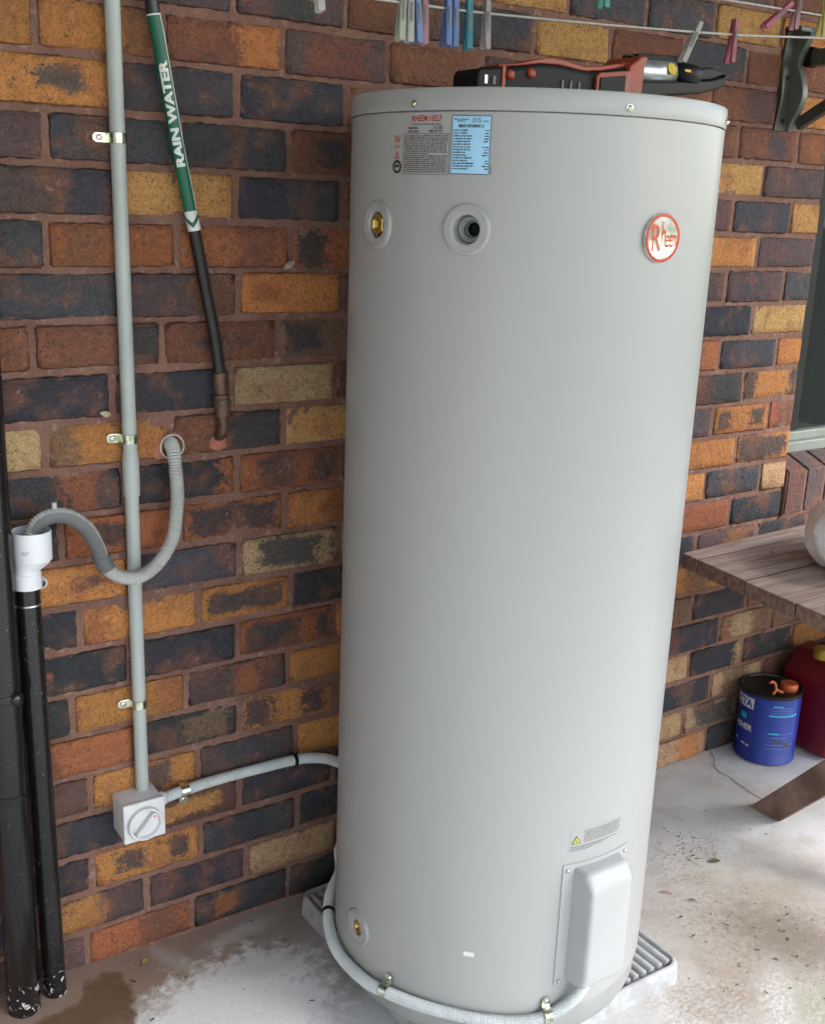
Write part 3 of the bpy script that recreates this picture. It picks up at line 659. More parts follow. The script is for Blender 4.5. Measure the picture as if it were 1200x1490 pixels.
    for a, b, c, d in ((-152.6, -141.45, 1.6322, 1.6330), (-152.6, -141.45, 1.5515, 1.5523), (-152.6, -152.45, 1.5523, 1.6322), (-141.6, -141.45, 1.5523, 1.6322)): flat('border_line', a, b, c, d, INK, bl, .0011)
    txt('lettering', '315', -146.8, 1.6232, 0.0098, INK, bl, .0011, 'LEFT', 0.0, 0.95); txt('lettering', 'LITRES', -143.9, 1.6238, 0.0038, INK, bl, .0011, 'LEFT', 0, 0.9)
    lines('fine_print', [(-152.0, -147.8, 1.6272), (-151.0, -148.4, 1.6245)], INK, bl, .0011, .0014, 8)
    m = MB(); x = -150.6; rr = random.Random(12)
    while x < -143.4:
        wd = rr.choice((.09, .09, .16, .26)); m.add([cp(x, 1.6165, HR + .0011), cp(x + wd, 1.6165, HR + .0011), cp(x + wd, 1.6208, HR + .0011), cp(x, 1.6208, HR + .0011)], [(0, 1, 2, 3)]); x += wd + rr.choice((.08, .12, .2))
    m.build('barcode', INK, bl)
    txt('lettering', 'MODEL NUMBER', -152.1, 1.6115, 0.0034, INK, bl, .0011, 'LEFT', 0.00005, 0.9); txt('lettering', 'SERIAL NUMBER', -152.1, 1.6077, 0.0034, INK, bl, .0011, 'LEFT', 0.00005, 0.9)
    rows = []
    for i in range(13): rows.append((-152.1, -152.1 + rr.uniform(3.4, 6.6), 1.6040 - i * .0038))
    lines('fine_print', rows, INK, bl, .0011, .0016, 14)
    lines('fine_print', [(-142.0 - rr.uniform(.7, 1.8), -141.8, 1.6040 - i * .0038) for i in range(-2, 13) if i not in (3, 8)], INK, bl, .0011, .0015, 15)
    v, f = text_geo('RATING', .0035); MB().add([cp(-140.75 - math.degrees(y / HR), 1.5525 + x, HR + .0009) for x, y in v], f).build('side_print', INK, root)
    # ---- round maker's badge
    A = axis_mat(cp(-90, 1.471, HR - .0015), (0, -1, 0), (1, 0, 0)); A = A @ Matrix.Rotation(0, 4, 'Z')
    bx, by = Vector((1, 0, 0)), Vector((0, 0, 1))
    bd = MB().lathe([(.0365, 0), (.0365, .0055), (.0355, .0062), (.0310, .0062), (.0300, .0052), (.0005, .0056)], A, 56).build('badge', BADGE, root, smooth=True)
    MB().lathe([(.0362, .0055), (.0352, .0072), (.0318, .0072), (.0308, .0056)], A, 56).build('badge_rim', BADGER, bd, smooth=True)
    def bt(body, x, y, size, sx=1.0, off=0.0004):
        v, f = text_geo(body, size, 'LEFT', off, sx); MB().add([Vector((HX, 0, 1.471)) + bx * (x + a) + by * (y + b) + Vector((0, cp(-90, 0, HR).y - .0068 + .0015, 0)) for a, b in v], f).build('lettering', BADGER, bd)
    yb = cp(-90, 0, HR).y - .0053
    def fit(body, x0, x1, y0, y1, off):
        v, f = text_geo(body, .05, 'LEFT', off); xs = [a for a, b in v]; ys = [b for a, b in v]
        MB().add([(HX + x0 + (a - min(xs)) / (max(xs) - min(xs)) * (x1 - x0), yb, 1.471 + y0 + (b - min(ys)) / (max(ys) - min(ys)) * (y1 - y0)) for a, b in v], f).build('lettering', BADGER, bd)
    fit('R', -.0225, -.0030, -.0190, .0195, .0); fit('h', -.0022, .0062, -.0135, .0250, .0); fit('e', .0078, .0140, -.0135, .0055, .0002); fit('e', .0153, .0215, -.0135, .0055, .0002); fit('m', .0228, .0300, -.0125, .0055, .0002)
    # ---- element cover low on the right
    cd_ = -89.3; n_ = Vector((math.cos(R(cd_)), math.sin(R(cd_)), 0)); t_ = Vector((-n_.y, n_.x, 0))
    def cv(s_, o_, z): return Vector((HX, HY, 0)) + n_ * (HR + o_) + t_ * s_ + Vector((0, 0, z))
    m = MB(); a, b, z0, z1, dp = -.066, .046, .168, .404, .041
    prof = [(-.014, z0), (dp - .004, z0 + .004), (dp, z0 + .030), (dp, z1 - .032), (dp - .016, z1 - .004), (-.014, z1)]
    vs_ = [cv(a + (.006 if 1 <= i <= 4 else 0), o_, z) for i, (o_, z) in enumerate(prof)] + [cv(b - (.006 if 1 <= i <= 4 else 0), o_, z) for i, (o_, z) in enumerate(prof)]
    n = len(prof); m.add(vs_, [tuple(range(n)), tuple(range(2 * n - 1, n - 1, -1))] + [(i, i + n, (i + 1) % n + n, (i + 1) % n) for i in range(n)])
    cvo = m.build('element_cover', HEATP, root, smooth=True, bevel=0.011, segs=4, angle=18)
    m = MB(); k = 16
    for lift in (-.004, .0022):
        for z in (.166, .410): m.add([cp(cd_ - 15.8 + 27.4 * i / k, z, HR + lift) for i in range(k + 1)], [])
    q = k + 1
    m.f += [(2 * q + i, 2 * q + i + 1, 3 * q + i + 1, 3 * q + i) for i in range(k)] + [(i, i + 1, 2 * q + i + 1, 2 * q + i) for i in range(k)] + [(q + i, 3 * q + i, 3 * q + i + 1, q + i + 1) for i in range(k)] + [(0, 2 * q, 3 * q, q), (k, q + k, 3 * q + k, 2 * q + k)]
    m.build('cover_flange', HEATP, cvo, smooth=True)
    for d, z in ((cd_ - 14.2, .172), (cd_ - 14.2, .398), (cd_ + 10.4, .172), (cd_ + 10.4, .398)):
        nn = Vector((math.cos(R(d)), math.sin(R(d)), 0))
        MB().lathe([(0.0003, .0035), (.0024, .0032), (.0038, .0018), (.0042, 0)], axis_mat(cp(d, z, HR + .002), nn), 12).build('screw', STEEL, cvo, smooth=True)
    # ---- warning print above the cover
    wp = flat('warning_print', -103.4, -82.2, .430, .4745, HEAT, root, .0004)
    tri = [(-.0088, -.0075), (.0088, -.0075), (0, .0088)]
    MB().add(on_cyl(tri, -101.1, .4560, HR + .0009), [(0, 1, 2)]).build('warning_triangle', INK, wp)
    MB().add(on_cyl([(x * .72, y * .72 - .0006) for x, y in tri], -101.1, .4560, HR + .0012), [(0, 1, 2)]).build('warning_triangle', YELI, wp)
    MB().add(on_cyl([(x * .22, y * .3 - .001) for x, y in tri], -101.1, .4555, HR + .0015), [(0, 1, 2)]).build('warning_triangle', INK, wp)
    lines('fine_print', [(-98.2, -82.5 - (i % 3) * .4, .4690 - i * .0040) for i in range(6)], INKG, wp, .0009, .0016, 31)
    lines('fine_print', [(-103.0, -84.0, .4420), (-103.0, -90.0, .4385), (-103.0, -95.0, .4350)], INKG, wp, .0009, .0015, 33)
    m = MB().add(on_cyl([(-.009, -.004), (.010, -.005), (.0105, .0045), (-.0085, .005)], -134.4, .232, HR + .0008), [(0, 1, 2, 3)])
    m.build('paper_tag', WPRINT, root)
heater()

# ------------------------------------------------------------------ ribbed slab under the heater
def slab():
    x0, x1, y0, y1, h = 0.456, 1.022, -0.655, -0.040, 0.042
    cx, cy = (x0 + x1) / 2, (y0 + y1) / 2; z0 = 0.001
    root = thing('heater_slab', 'grey ribbed plastic slab lying under the tall hot water heater', 'slab', (cx, cy, z0))
    def outline(ins, r, n=6):
        pts = []
        for sx, sy, a0 in ((1, 1, 0), (-1, 1, 90), (-1, -1, 180), (1, -1, 270)):
            ox = cx + sx * ((x1 - x0) / 2 - ins - r); oy = cy + sy * ((y1 - y0) / 2 - ins - r)
            for i in range(n + 1):
                a = R(a0 + 90 * i / n); pts.append((ox + r * math.cos(a), oy + r * math.sin(a)))
        return pts
    m = MB(); rings = [(0, .035, 0), (.002, .034, h - .010), (.005, .032, h - .002), (.008, .028, h), (.012, .025, h), (.015, .022, h - .006), (.017, .020, h - .013)]
    n = None
    for ins, r, z in rings:
        o = outline(ins, r); n = len(o); m.add([(x, y, z0 + z) for x, y in o], [])
    for j in range(len(rings) - 1): m.f += [(j * n + i, j * n + (i + 1) % n, (j + 1) * n + (i + 1) % n, (j + 1) * n + i) for i in range(n)]
    m.f.append(tuple((len(rings) - 1) * n + i for i in range(n)))
    m.build('base', SLABM, root, smooth=True)
    yy = y0 + .040
    rib = None
    k = 0
    xx = x0 + .028
    while xx < x1 - .025:
        prof = [(-.0088, -.014), (-.0064, -.003), (-.0040, 0), (.0040, 0), (.0064, -.003), (.0088, -.014)]
        if rib is None:
            m = MB().prism([(a, b) for a, b in prof], -(y1 - y0) / 2 + .024, (y1 - y0) / 2 - .024, 'y'); ro = m.build('rib', SLABM, None, smooth=True, bevel=.002); rib = ro.data
        else: ro = bpy.data.objects.new('rib', rib); COL.objects.link(ro)
        ro.parent = root; ro.location = (xx - cx, 0, h + .0005); xx += .0222
    return root
slab()

# ------------------------------------------------------------------ rigid conduit, isolator switch, saddles
def saddle(label, c, along, out, rad, tabdir, mat=ZINC, width=.016, tab=.024):
    # half-round zinc strap over a pipe with one screwed lug
    root = thing('pipe_saddle', label, 'pipe clip', c, 'zinc pipe saddles')
    z = Vector(along).normalized(); y = Vector(out).normalized(); y = (y - z * y.dot(z)).normalized(); x = Vector(tabdir).normalized(); x = (x - z * x.dot(z) - y * x.dot(y)).normalized()
    c = Vector(c); P = lambda a, b, d: c + x * a + y * b + z * d
    ro, ri = rad + .0022, rad + .0006; n = 14; prof = []
    for i in range(n + 1):
        a = math.pi * i / n; prof.append((math.cos(a), math.sin(a)))
    m = MB(); w2 = width / 2
    pts_o = [(-ro, -rad + .001)] + [(-ro * a, ro * b) for a, b in prof] + [(ro, -rad + .003)]
    pts_i = [(-ri, -rad + .001)] + [(-ri * a, ri * b) for a, b in prof] + [(ri, -rad + .003)]
    k = len(pts_o); vs_ = [P(a, b, -w2) for a, b in pts_o] + [P(a, b, w2) for a, b in pts_o] + [P(a, b, -w2) for a, b in pts_i] + [P(a, b, w2) for a, b in pts_i]
    fs = []
    for i in range(k - 1): fs += [(i, i + 1, k + i + 1, k + i), (2 * k + i, 3 * k + i, 3 * k + i + 1, 2 * k + i + 1), (i, 2 * k + i, 2 * k + i + 1, i + 1), (k + i, k + i + 1, 3 * k + i + 1, 3 * k + i)]
    m.add(vs_, fs); m.build('strap', mat, root, smooth=True)
    lug = [(ro - .001, -w2), (ro + tab - .005, -w2), (ro + tab, -w2 + .004), (ro + tab, w2 - .004), (ro + tab - .005, w2), (ro - .001, w2)]
    m = MB(); b0, b1 = -rad + .0015, -rad + .0033
    m.add([P(a, b0, d) for a, d in lug] + [P(a, b1, d) for a, d in lug], [tuple(range(6)), tuple(range(11, 5, -1))] + [(i, (i + 1) % 6, 6 + (i + 1) % 6, 6 + i) for i in range(6)])
    m.build('lug', mat, root, bevel=.0006)
    A = axis_mat(P(ro + tab * .55, b1 - .0002, 0), y)
    s_ = MB().lathe([(.0055, 0), (.0052, .0014), (.0045, .0022), (.0018, .0024), (.0015, .0012), (.0003, .0010)], A, 16).build('screw', STEEL, root, smooth=True)
    return root
def electrics():
    root = thing('conduit_pipe', 'straight grey rigid conduit running down the wall into the isolator switch', 'conduit', (0.122, -0.0165, 0.392))
    m = MB().tube([(0.1165, -.0165, 2.23), (0.1165, -.0165, 1.80), (0.1225, -.0165, 1.05), (0.1225, -.0165, 0.975), (0.125, -.0165, 0.378)], .0128, 20); m.build('pipe', PVC, root, smooth=True)
    MB().lathe([(.0128, 0), (.0150, .001), (.0152, .005), (.0152, .060), (.0150, .066), (.0134, .082), (.0129, .083)], Matrix.Translation((0.1227, -.0165, 0.975)), 24).build('coupling', PVC, root, smooth=True)
    dn, out, lf = (0, 0, 1), (0, -1, 0), (-1, 0, 0)
    saddle('zinc saddle with lug on the conduit beside the green rain water sticker', (0.1182, -.0165, 1.5935), dn, out, .0128, lf)
    saddle('zinc saddle on the conduit level with the round hole in the wall', (0.1223, -.0165, 1.082), dn, out, .0128, lf)
    saddle('lowest zinc saddle on the conduit above the isolator switch', (0.1243, -.0165, 0.5625), dn, out, .0128, lf)
    # isolator
    bx = thing('isolator_switch', 'light grey weatherproof isolator switch box with round dial at the conduit foot', 'switch', (0.109, 0, 0.341))
    MB().box((.069, -.057, .300), (.149, -.001, .3795)).build('back_box', PVCL, bx, bevel=.005, segs=3, smooth=True)
    MB().box((.0675, -.070, .2985), (.1505, -.0575, .381)).build('cover', PVCL, bx, bevel=.0035, segs=3, smooth=True)
    A = axis_mat((.1085, -.070, .336), (0, -1, 0), (1, 0, 0))
    dial = MB().lathe([(.0345, -.001), (.0345, .007), (.0332, .009), (.0295, .0095), (.0282, .008), (.0278, .0012), (.0005, .0012)], A, 44).build('dial_rim', PVCL, bx, smooth=True)
    ang = R(47); dx, dz = math.cos(ang), math.sin(ang)
    Bm = Matrix.Translation((.1085, -.070, .336)) @ Matrix.Rotation(-ang, 4, 'Y')
    MB().prism([(-.0265, -.0042), (-.026, .0042), (.0265, .0050), (.0285, 0), (.0265, -.0050)], -.013, -.0025, 'y', Bm).build('handle', PVCL, dial, bevel=.0014, segs=2, smooth=True)
    MB().lathe([(.0022, .0), (.002, .0005), (.0003, .0006)], axis_mat((.1085 + .0225 * dx, -.0832, .336 + .0225 * dz), (0, -1, 0)), 12).build('red_dot', plain('red_dot_paint', (.55, .12, .08), .5), dial)
    # corrugated conduit to the heater: wall run, behind the tank, round the foot, up into the cover
    pts = [(.146, -.030, .352), (.168, -.030, .354), (.207, -.024, .3545), (.27, -.020, .3555), (.327, -.020, .356), (.40, -.022, .356), (.455, -.024, .3555), (.496, -.027, .351), (.545, -.032, .335), (.60, -.036, .29), (.595, -.040, .20), (.545, -.070, .135)]
    path = spline(pts, .002)
    ring = [cp(d, z, HR + o) for d, z, o in [(128, .122, .0135), (142, .115, .0135), (155, .100, .0135), (170, .094, .0135), (-172, .100, .0135), (-160, .108, .0135), (-146, .112, .0135), (-130, .110, .0135), (-116, .107, .0135), (-108, .112, .0135), (-101, .130, .0160), (-96.5, .158, .020), (-95.2, .185, .022)]]
    path += spline([Vector(pts[-1])] + ring, .002)[1:]
    path = resample(path, .0019)
    fx = thing('flexible_conduit', 'pale grey corrugated conduit from the isolator switch round the foot of the heater', 'conduit', (.146, -.030, .352))
    MB().tube(path, .0108, 12, True, lambda i: .0116 if i % 2 else .0096).build('corrugated_tube', FLEX, fx, smooth=False)
    MB().lathe([(.0145, -.004), (.0148, .003), (.0146, .012), (.0128, .016), (.0116, .017)], axis_mat((.1495, -.030, .353), (1, 0, 0.03)), 20).build('gland', PVCL, fx, smooth=True)
    def tie(p, t, rad):
        A = axis_mat(p, t); MB().lathe([(rad + .0004, -.004), (rad + .0022, -.0036), (rad + .0022, .0036), (rad + .0004, .004)], A, 22).build('black_band', BLACKR, fx, smooth=False)
    tie((.458, -.0242, .3553), (1, 0, -.02), .0112)
    tie(cp(150, .106, HR + .0135), (-.5, -.86, -.1), .0112)
    saddle('zinc saddle on the corrugated conduit just right of the isolator switch', (.209, -.0240, .3545), (1, 0, 0.02), out, .0108, (0, 0, -1), width=.017, tab=.020)
    def on_tank(label, d, z):
        n_ = Vector((math.cos(R(d)), math.sin(R(d)), 0)); t_ = Vector((-n_.y, n_.x, 0))
        saddle(label, cp(d, z, HR + .0132), t_, n_, .0112, (0, 0, 1), width=.015, tab=.017)
    on_tank('zinc saddle fixing the corrugated conduit to the heater below the lower brass port', -162.4, .1075)
    on_tank('zinc saddle fixing the corrugated conduit beside the foot of the element cover', -107.6, .1135)
electrics()

# ------------------------------------------------------------------ rain water pipe
def rain_pipe():
    root = thing('rain_water_pipe', 'black water pipe with green RAIN WATER sticker entering the wall through a tarnished fitting', 'pipe', (0.298, -.02, 1.07))
    k = [(.168, -.024, 2.23), (.172, -.024, 1.90), (.179, -.026, 1.81), (.190, -.028, 1.749), (.206, -.030, 1.654), (.223, -.030, 1.561), (.247, -.029, 1.447), (.267, -.028, 1.346), (.284, -.028, 1.259), (.294, -.028, 1.185)]
    path = spline(k, .006)
    MB().tube(path, .0112, 18).build('pipe', POLY, root, smooth=True)
    # sticker: a sleeve over part of the pipe, local frame facing the room
    def frame(i):
        t = (path[min(i + 1, len(path) - 1)] - path[max(i - 1, 0)]).normalized(); o = Vector((-.45, -.89, 0)); o = (o - t * o.dot(t)).normalized(); return t, o, t.cross(o)
    i0 = min(range(len(path)), key=lambda i: abs(path[i].z - 1.790)); i1 = min(range(len(path)), key=lambda i: abs(path[i].z - 1.449))
    L = [0.0]
    for i in range(i0, i1): L.append(L[-1] + (path[i + 1] - path[i]).length)
    tot = L[-1]
    def at(s_, arc, lift):
        s_ = max(0, min(tot, s_)); j = max(q for q in range(len(L)) if L[q] <= s_ + 1e-9); j = min(j, len(L) - 2)
        t = (s_ - L[j]) / (L[j + 1] - L[j]); p = path[i0 + j].lerp(path[i0 + j + 1], t); T, O, B = frame(i0 + j)
        a = arc / .0112; return p + (O * math.cos(a) + B * math.sin(a)) * (.0112 + lift)
    def patch(name, s0, s1, a0, a1, mat, par, lift, ns=60, na=44):
        m = MB(); m.add([at(s0 + (s1 - s0) * i / ns, a0 + (a1 - a0) * j / na, lift) for i in range(ns + 1) for j in range(na + 1)], [(i * (na + 1) + j, i * (na + 1) + j + 1, (i + 1) * (na + 1) + j + 1, (i + 1) * (na + 1) + j) for i in range(ns) for j in range(na)])
        return m.build(name, mat, par, smooth=True)
    st = patch('sticker', 0, tot, -.030, .030, WPRINT, root, .0003)
    patch('green_field', .0025, tot - .034, -.0118, .030, GREEN, st, .0007)
    # chevron at the foot
    sb = tot - .034; m = MB(); K = 24; A0, A1, AC = -.0150, .0150, .0
    for k in range(K + 1):
        a = A0 + (A1 - A0) * k / K; d = .016 * (1 - abs(a - AC) / .0150)
        m.v += [tuple(at(sb + .0035 + d, a, .0008)), tuple(at(sb + .0125 + d, a, .0008))]
    m.f += [(2 * k, 2 * k + 1, 2 * k + 3, 2 * k + 2) for k in range(K)]
    m.build('arrow', GREEN, st, smooth=True)
    v, f = text_geo('RAIN WATER', .0185, 'LEFT', .0009, 1.08, [.001 * i for i in range(-2, 16)])
    wmax = max(a for a, b in v); sc = .171 / wmax
    MB().add([at(.242 - a * sc, b - .0068, .0011) for a, b in v], f).build('lettering', WPRINT, st)
    # compression fitting and copper elbow into the wall
    e = [(.294, -.028, 1.195), (.2965, -.028, 1.145), (.2985, -.028, 1.112)]
    d = (Vector(e[2]) - Vector(e[0])).normalized(); A = axis_mat(e[0], d)
    MB().lathe([(.0118, 0), (.0145, .001), (.0148, .004), (.0146, .034), (.0128, .036), (.0125, .041), (.0160, .043), (.0165, .048), (.0150, .050), (.0168, .053), (.0168, .061), (.0146, .064), (.0146, .083), (.0112, .085)], A, 20).build('fitting', COPPER, root, smooth=True)
    q = spline([(.2984, -.028, 1.116), (.2995, -.027, 1.095), (.2995, -.022, 1.079), (.299, -.006, 1.069), (.299, .012, 1.067)], .003)
    MB().tube(q, .0098, 16).build('elbow', COPPER, root, smooth=True)
    rnd = random.Random(8)
    PAT = plain('red_mortar_patch', (.36, .135, .09), .9, 0, .2, 60.0, .5)
    m = MB()
    n = 18; m.add([(.299, -.0125, 1.063)] + [(.299 + (.021 + rnd.uniform(-.005, .006)) * math.cos(2 * math.pi * i / n), -.0035, 1.060 + (.017 + rnd.uniform(-.004, .006)) * math.sin(2 * math.pi * i / n)) for i in range(n)], [(0, 1 + i, 1 + (i + 1) % n) for i in range(n)])
    m.build('mortar_patch', PAT, root, smooth=True)
rain_pipe()

# ------------------------------------------------------------------ drain hose, wall ring, standpipe and downpipe
def drain():
    rg = thing('wall_ring', 'white pipe end set in the wall where the grey hose comes out', 'pipe end', (.205, 0, 1.058))
    A = axis_mat((.205, -.011, 1.058), (0, -1, 0))
    MB().lathe([(.0235, -.02), (.0237, .0), (.0225, .0008), (.0212, .0), (.0208, -.06)], A, 36).build('ring', plain('ivory_pvc', (.62, .60, .53), .45), rg, smooth=True)
    MB().lathe([(.0208, -.058), (.0005, -.059)], A, 24).build('dark_inside', DARKHOLE, rg)
    rnd = random.Random(4); n = 40
    m = MB(); PAT = bpy.data.materials['red_mortar_patch']
    inner = [(.205 + .0236 * math.cos(2 * math.pi * i / n), -.0085, 1.058 + .0236 * math.sin(2 * math.pi * i / n)) for i in range(n)]
    outer = []
    for i in range(n):
        a = 2 * math.pi * i / n; ex = .0265 + rnd.uniform(-.002, .003) + (.008 if 2.9 < a < 4.0 else 0); outer.append((.205 + ex * math.cos(a), -.0032, 1.058 + ex * math.sin(a)))
    m.add(inner + outer, [(i, (i + 1) % n, n + (i + 1) % n, n + i) for i in range(n)]); m.build('mortar_patch', PAT, rg, smooth=True)
    h = thing('drain_hose', 'ribbed grey drain hose looping from the wall down and over into the white funnel', 'hose', (.205, 0, 1.058))
    pts = [(.206, .05, 1.064), (.206, .012, 1.064), (.2025, -.016, 1.060), (.199, -.034, 1.045), (.198, -.042, 1.020), (.199, -.045, .975), (.195, -.048, .940), (.187, -.050, .898), (.169, -.053, .868), (.147, -.055, .846), (.120, -.058, .834), (.092, -.060, .836), (.066, -.060, .850), (.051, -.060, .872), (.043, -.060, .900), (.030, -.060, .930), (.013, -.060, .951), (-.007, -.060, .965), (-.028, -.060, .970), (-.049, -.060, .966), (-.063, -.058, .954), (-.071, -.056, .932), (-.073, -.056, .900)]
    path = resample(spline(pts, .002), .0024)
    MB().tube(path, .0125, 16, True, lambda i: .0132 if i % 2 else .0108).build('ribbed_tube', HOSE, h, smooth=False)
    # moulded crook: channel hugging the underside of the arch, with a cuff
    ip = [q for q in path if q.x < .056 and q.z > .84 and not (q.x < -.066 and q.z < .945)]
    ip = ip[::1]; m = MB(); vs_ = []; K = 12
    for i, q in enumerate(ip):
        t = (ip[min(i + 1, len(ip) - 1)] - ip[max(0, i - 1)]).normalized(); side = Vector((0, -1, 0)); nrm = t.cross(side).normalized()
        if nrm.dot(Vector((0, 0, 1))) < 0 and abs(nrm.z) > .2: nrm = -nrm
        inn = (Vector((-.020, -.060, .885)) - q); inn = (inn - t * inn.dot(t) - side * inn.dot(side)).normalized()
        for rad in (.0150, .0134):
            for k in range(K + 1):
                a = R(-118 + 236 * k / K); vs_.append(q + (inn * math.cos(a) + side * math.sin(a)) * rad)
    row = 2 * (K + 1); fs = []
    for i in range(len(ip) - 1):
        for k in range(K):
            a, b = i * row + k, (i + 1) * row + k; fs += [(a, a + 1, b + 1, b), (a + K + 1, b + K + 1, b + K + 2, a + K + 2)]
        for a in (0, K): fs.append((i * row + a, (i + 1) * row + a, (i + 1) * row + a + K + 1, i * row + a + K + 1))
    # the channel opens on the outside of the bend
    m.add(vs_, fs); m.build('crook', HOLD, h, smooth=True)
    qa = [q for q in path if q.x < .0585 and q.x > .046 and .862 < q.z < .886]
    MB().tube([qa[0] + (qa[0] - qa[-1]) * .25] + qa, .0158, 18).build('cuff', HOLD, h, smooth=True)
    a = Vector((-.030, -.060, .985)); MB().tube([(-.030, -.060, .979), (-.030, -.060, .992)], .0045, 10).build('lug', HOSE, h, smooth=True)
    # standpipe with white funnel
    s = thing('standpipe', 'slim black standpipe topped by a white funnel against the brick wall', 'pipe', (-.0795, -.052, .016))
    ax = lambda z: -.0735 - (z - .012) * .0088
    MB().tube([(ax(z), -.052, z) for z in (.010, .2, .4, .6, .846)], .0212, 36).build('pipe', PIPE, s, smooth=True)
    MB().lathe([(.0213, .812), (.0221, .813), (.0221, .815), (.0213, .816)], Matrix.Translation((ax(.814), -.052, 0)), 36).build('joint_line', STEEL, s, smooth=True)
    f_ = MB(); X0, X1 = -.0808, -.0700
    rows = [(X0, .0210, .844), (X0, .0238, .845), (X0, .0238, .8715), (X0, .0222, .8725), (X0, .0220, .8765), (X1, .0318, .8935), (X1, .0330, .8950), (X1, .0334, .944), (X1, .0326, .9465), (X1, .0308, .9455), (X1, .0303, .897), (X1, .0285, .889), (X0, .020, .874), (X0, .018, .845), (X0, .0005, .846)]
    n = 48
    for x, r, z in rows: f_.add([(x + r * math.cos(2 * math.pi * i / n), -.055 + r * math.sin(2 * math.pi * i / n), z) for i in range(n)], [])
    for j in range(len(rows) - 1): f_.f += [(j * n + i, j * n + (i + 1) % n, (j + 1) * n + (i + 1) % n, (j + 1) * n + i) for i in range(n)]
    fo = f_.build('funnel', WHITE, s, smooth=True, sharp=20)
    m = MB()
    for zz, d0, d1 in ((.915, -135, -112), (.9115, -135, -118)):
        m.add([(-.0700 + .0338 * math.cos(R(d)), -.055 + .0338 * math.sin(R(d)), z) for z in (zz, zz + .0016) for d in (d0, (d0 + d1) / 2, d1)], [(0, 1, 4, 3), (1, 2, 5, 4)])
    m.build('moulded_mark', plain('grey_moulding', (.33, .35, .38), .5), fo)
    cl = thing('pipe_clip', 'small white clip with a screw fixing the standpipe to the wall below the funnel', 'pipe clip', (-.044, 0, .831))
    A = axis_mat((-.0440, -.006, .834), (-.2, -1, 0)); MB().lathe([(.0095, -.004), (.0098, .010), (.0085, .012), (.0068, .0115), (.0065, .006)], A, 24).build('boss', WHITE, cl, smooth=True)
    MB().lathe([(.0062, .004), (.006, .009), (.0045, .0105), (.0003, .0105)], A, 16).build('screw', plain('dark_screw', (.08, .08, .08), .4, .8), cl, smooth=True)
    # large downpipe
    d = thing('downpipe', 'wide black downpipe at the left edge with a joint ring near knee height', 'pipe', (-.139, -.062, .012))
    MB().lathe([(.0285, .006), (.0302, .008), (.0302, .455), (.0308, .4555), (.0308, .470), (.0315, .471), (.0315, .474), (.0302, .475), (.0302, 1.42)], Matrix.Translation((-.1355, -.066, 0)), 44).build('pipe', PIPE, d, smooth=True)
    MB().tube(spline([(-.1355, -.066, 1.40), (-.1375, -.066, 1.50), (-.165, -.066, 1.60), (-.23, -.066, 1.68), (-.32, -.066, 1.74), (-.40, -.066, 1.79)], .01), .0302, 30).build('offset_bend', PIPE, d, smooth=True)
    MB().lathe([(.0320, .650), (.0326, .652), (.0326, .664), (.0320, .666)], Matrix.Translation((-.1355, -.066, 0)), 44).build('strap', PIPE, d, smooth=True)
    A = axis_mat((-.121, -.092, .660), (.35, -.9, .1)); MB().lathe([(.012, 0), (.012, .006), (.009, .010), (.0005, .011)], A, 16).build('knob', PIPE, d, smooth=True)
drain()

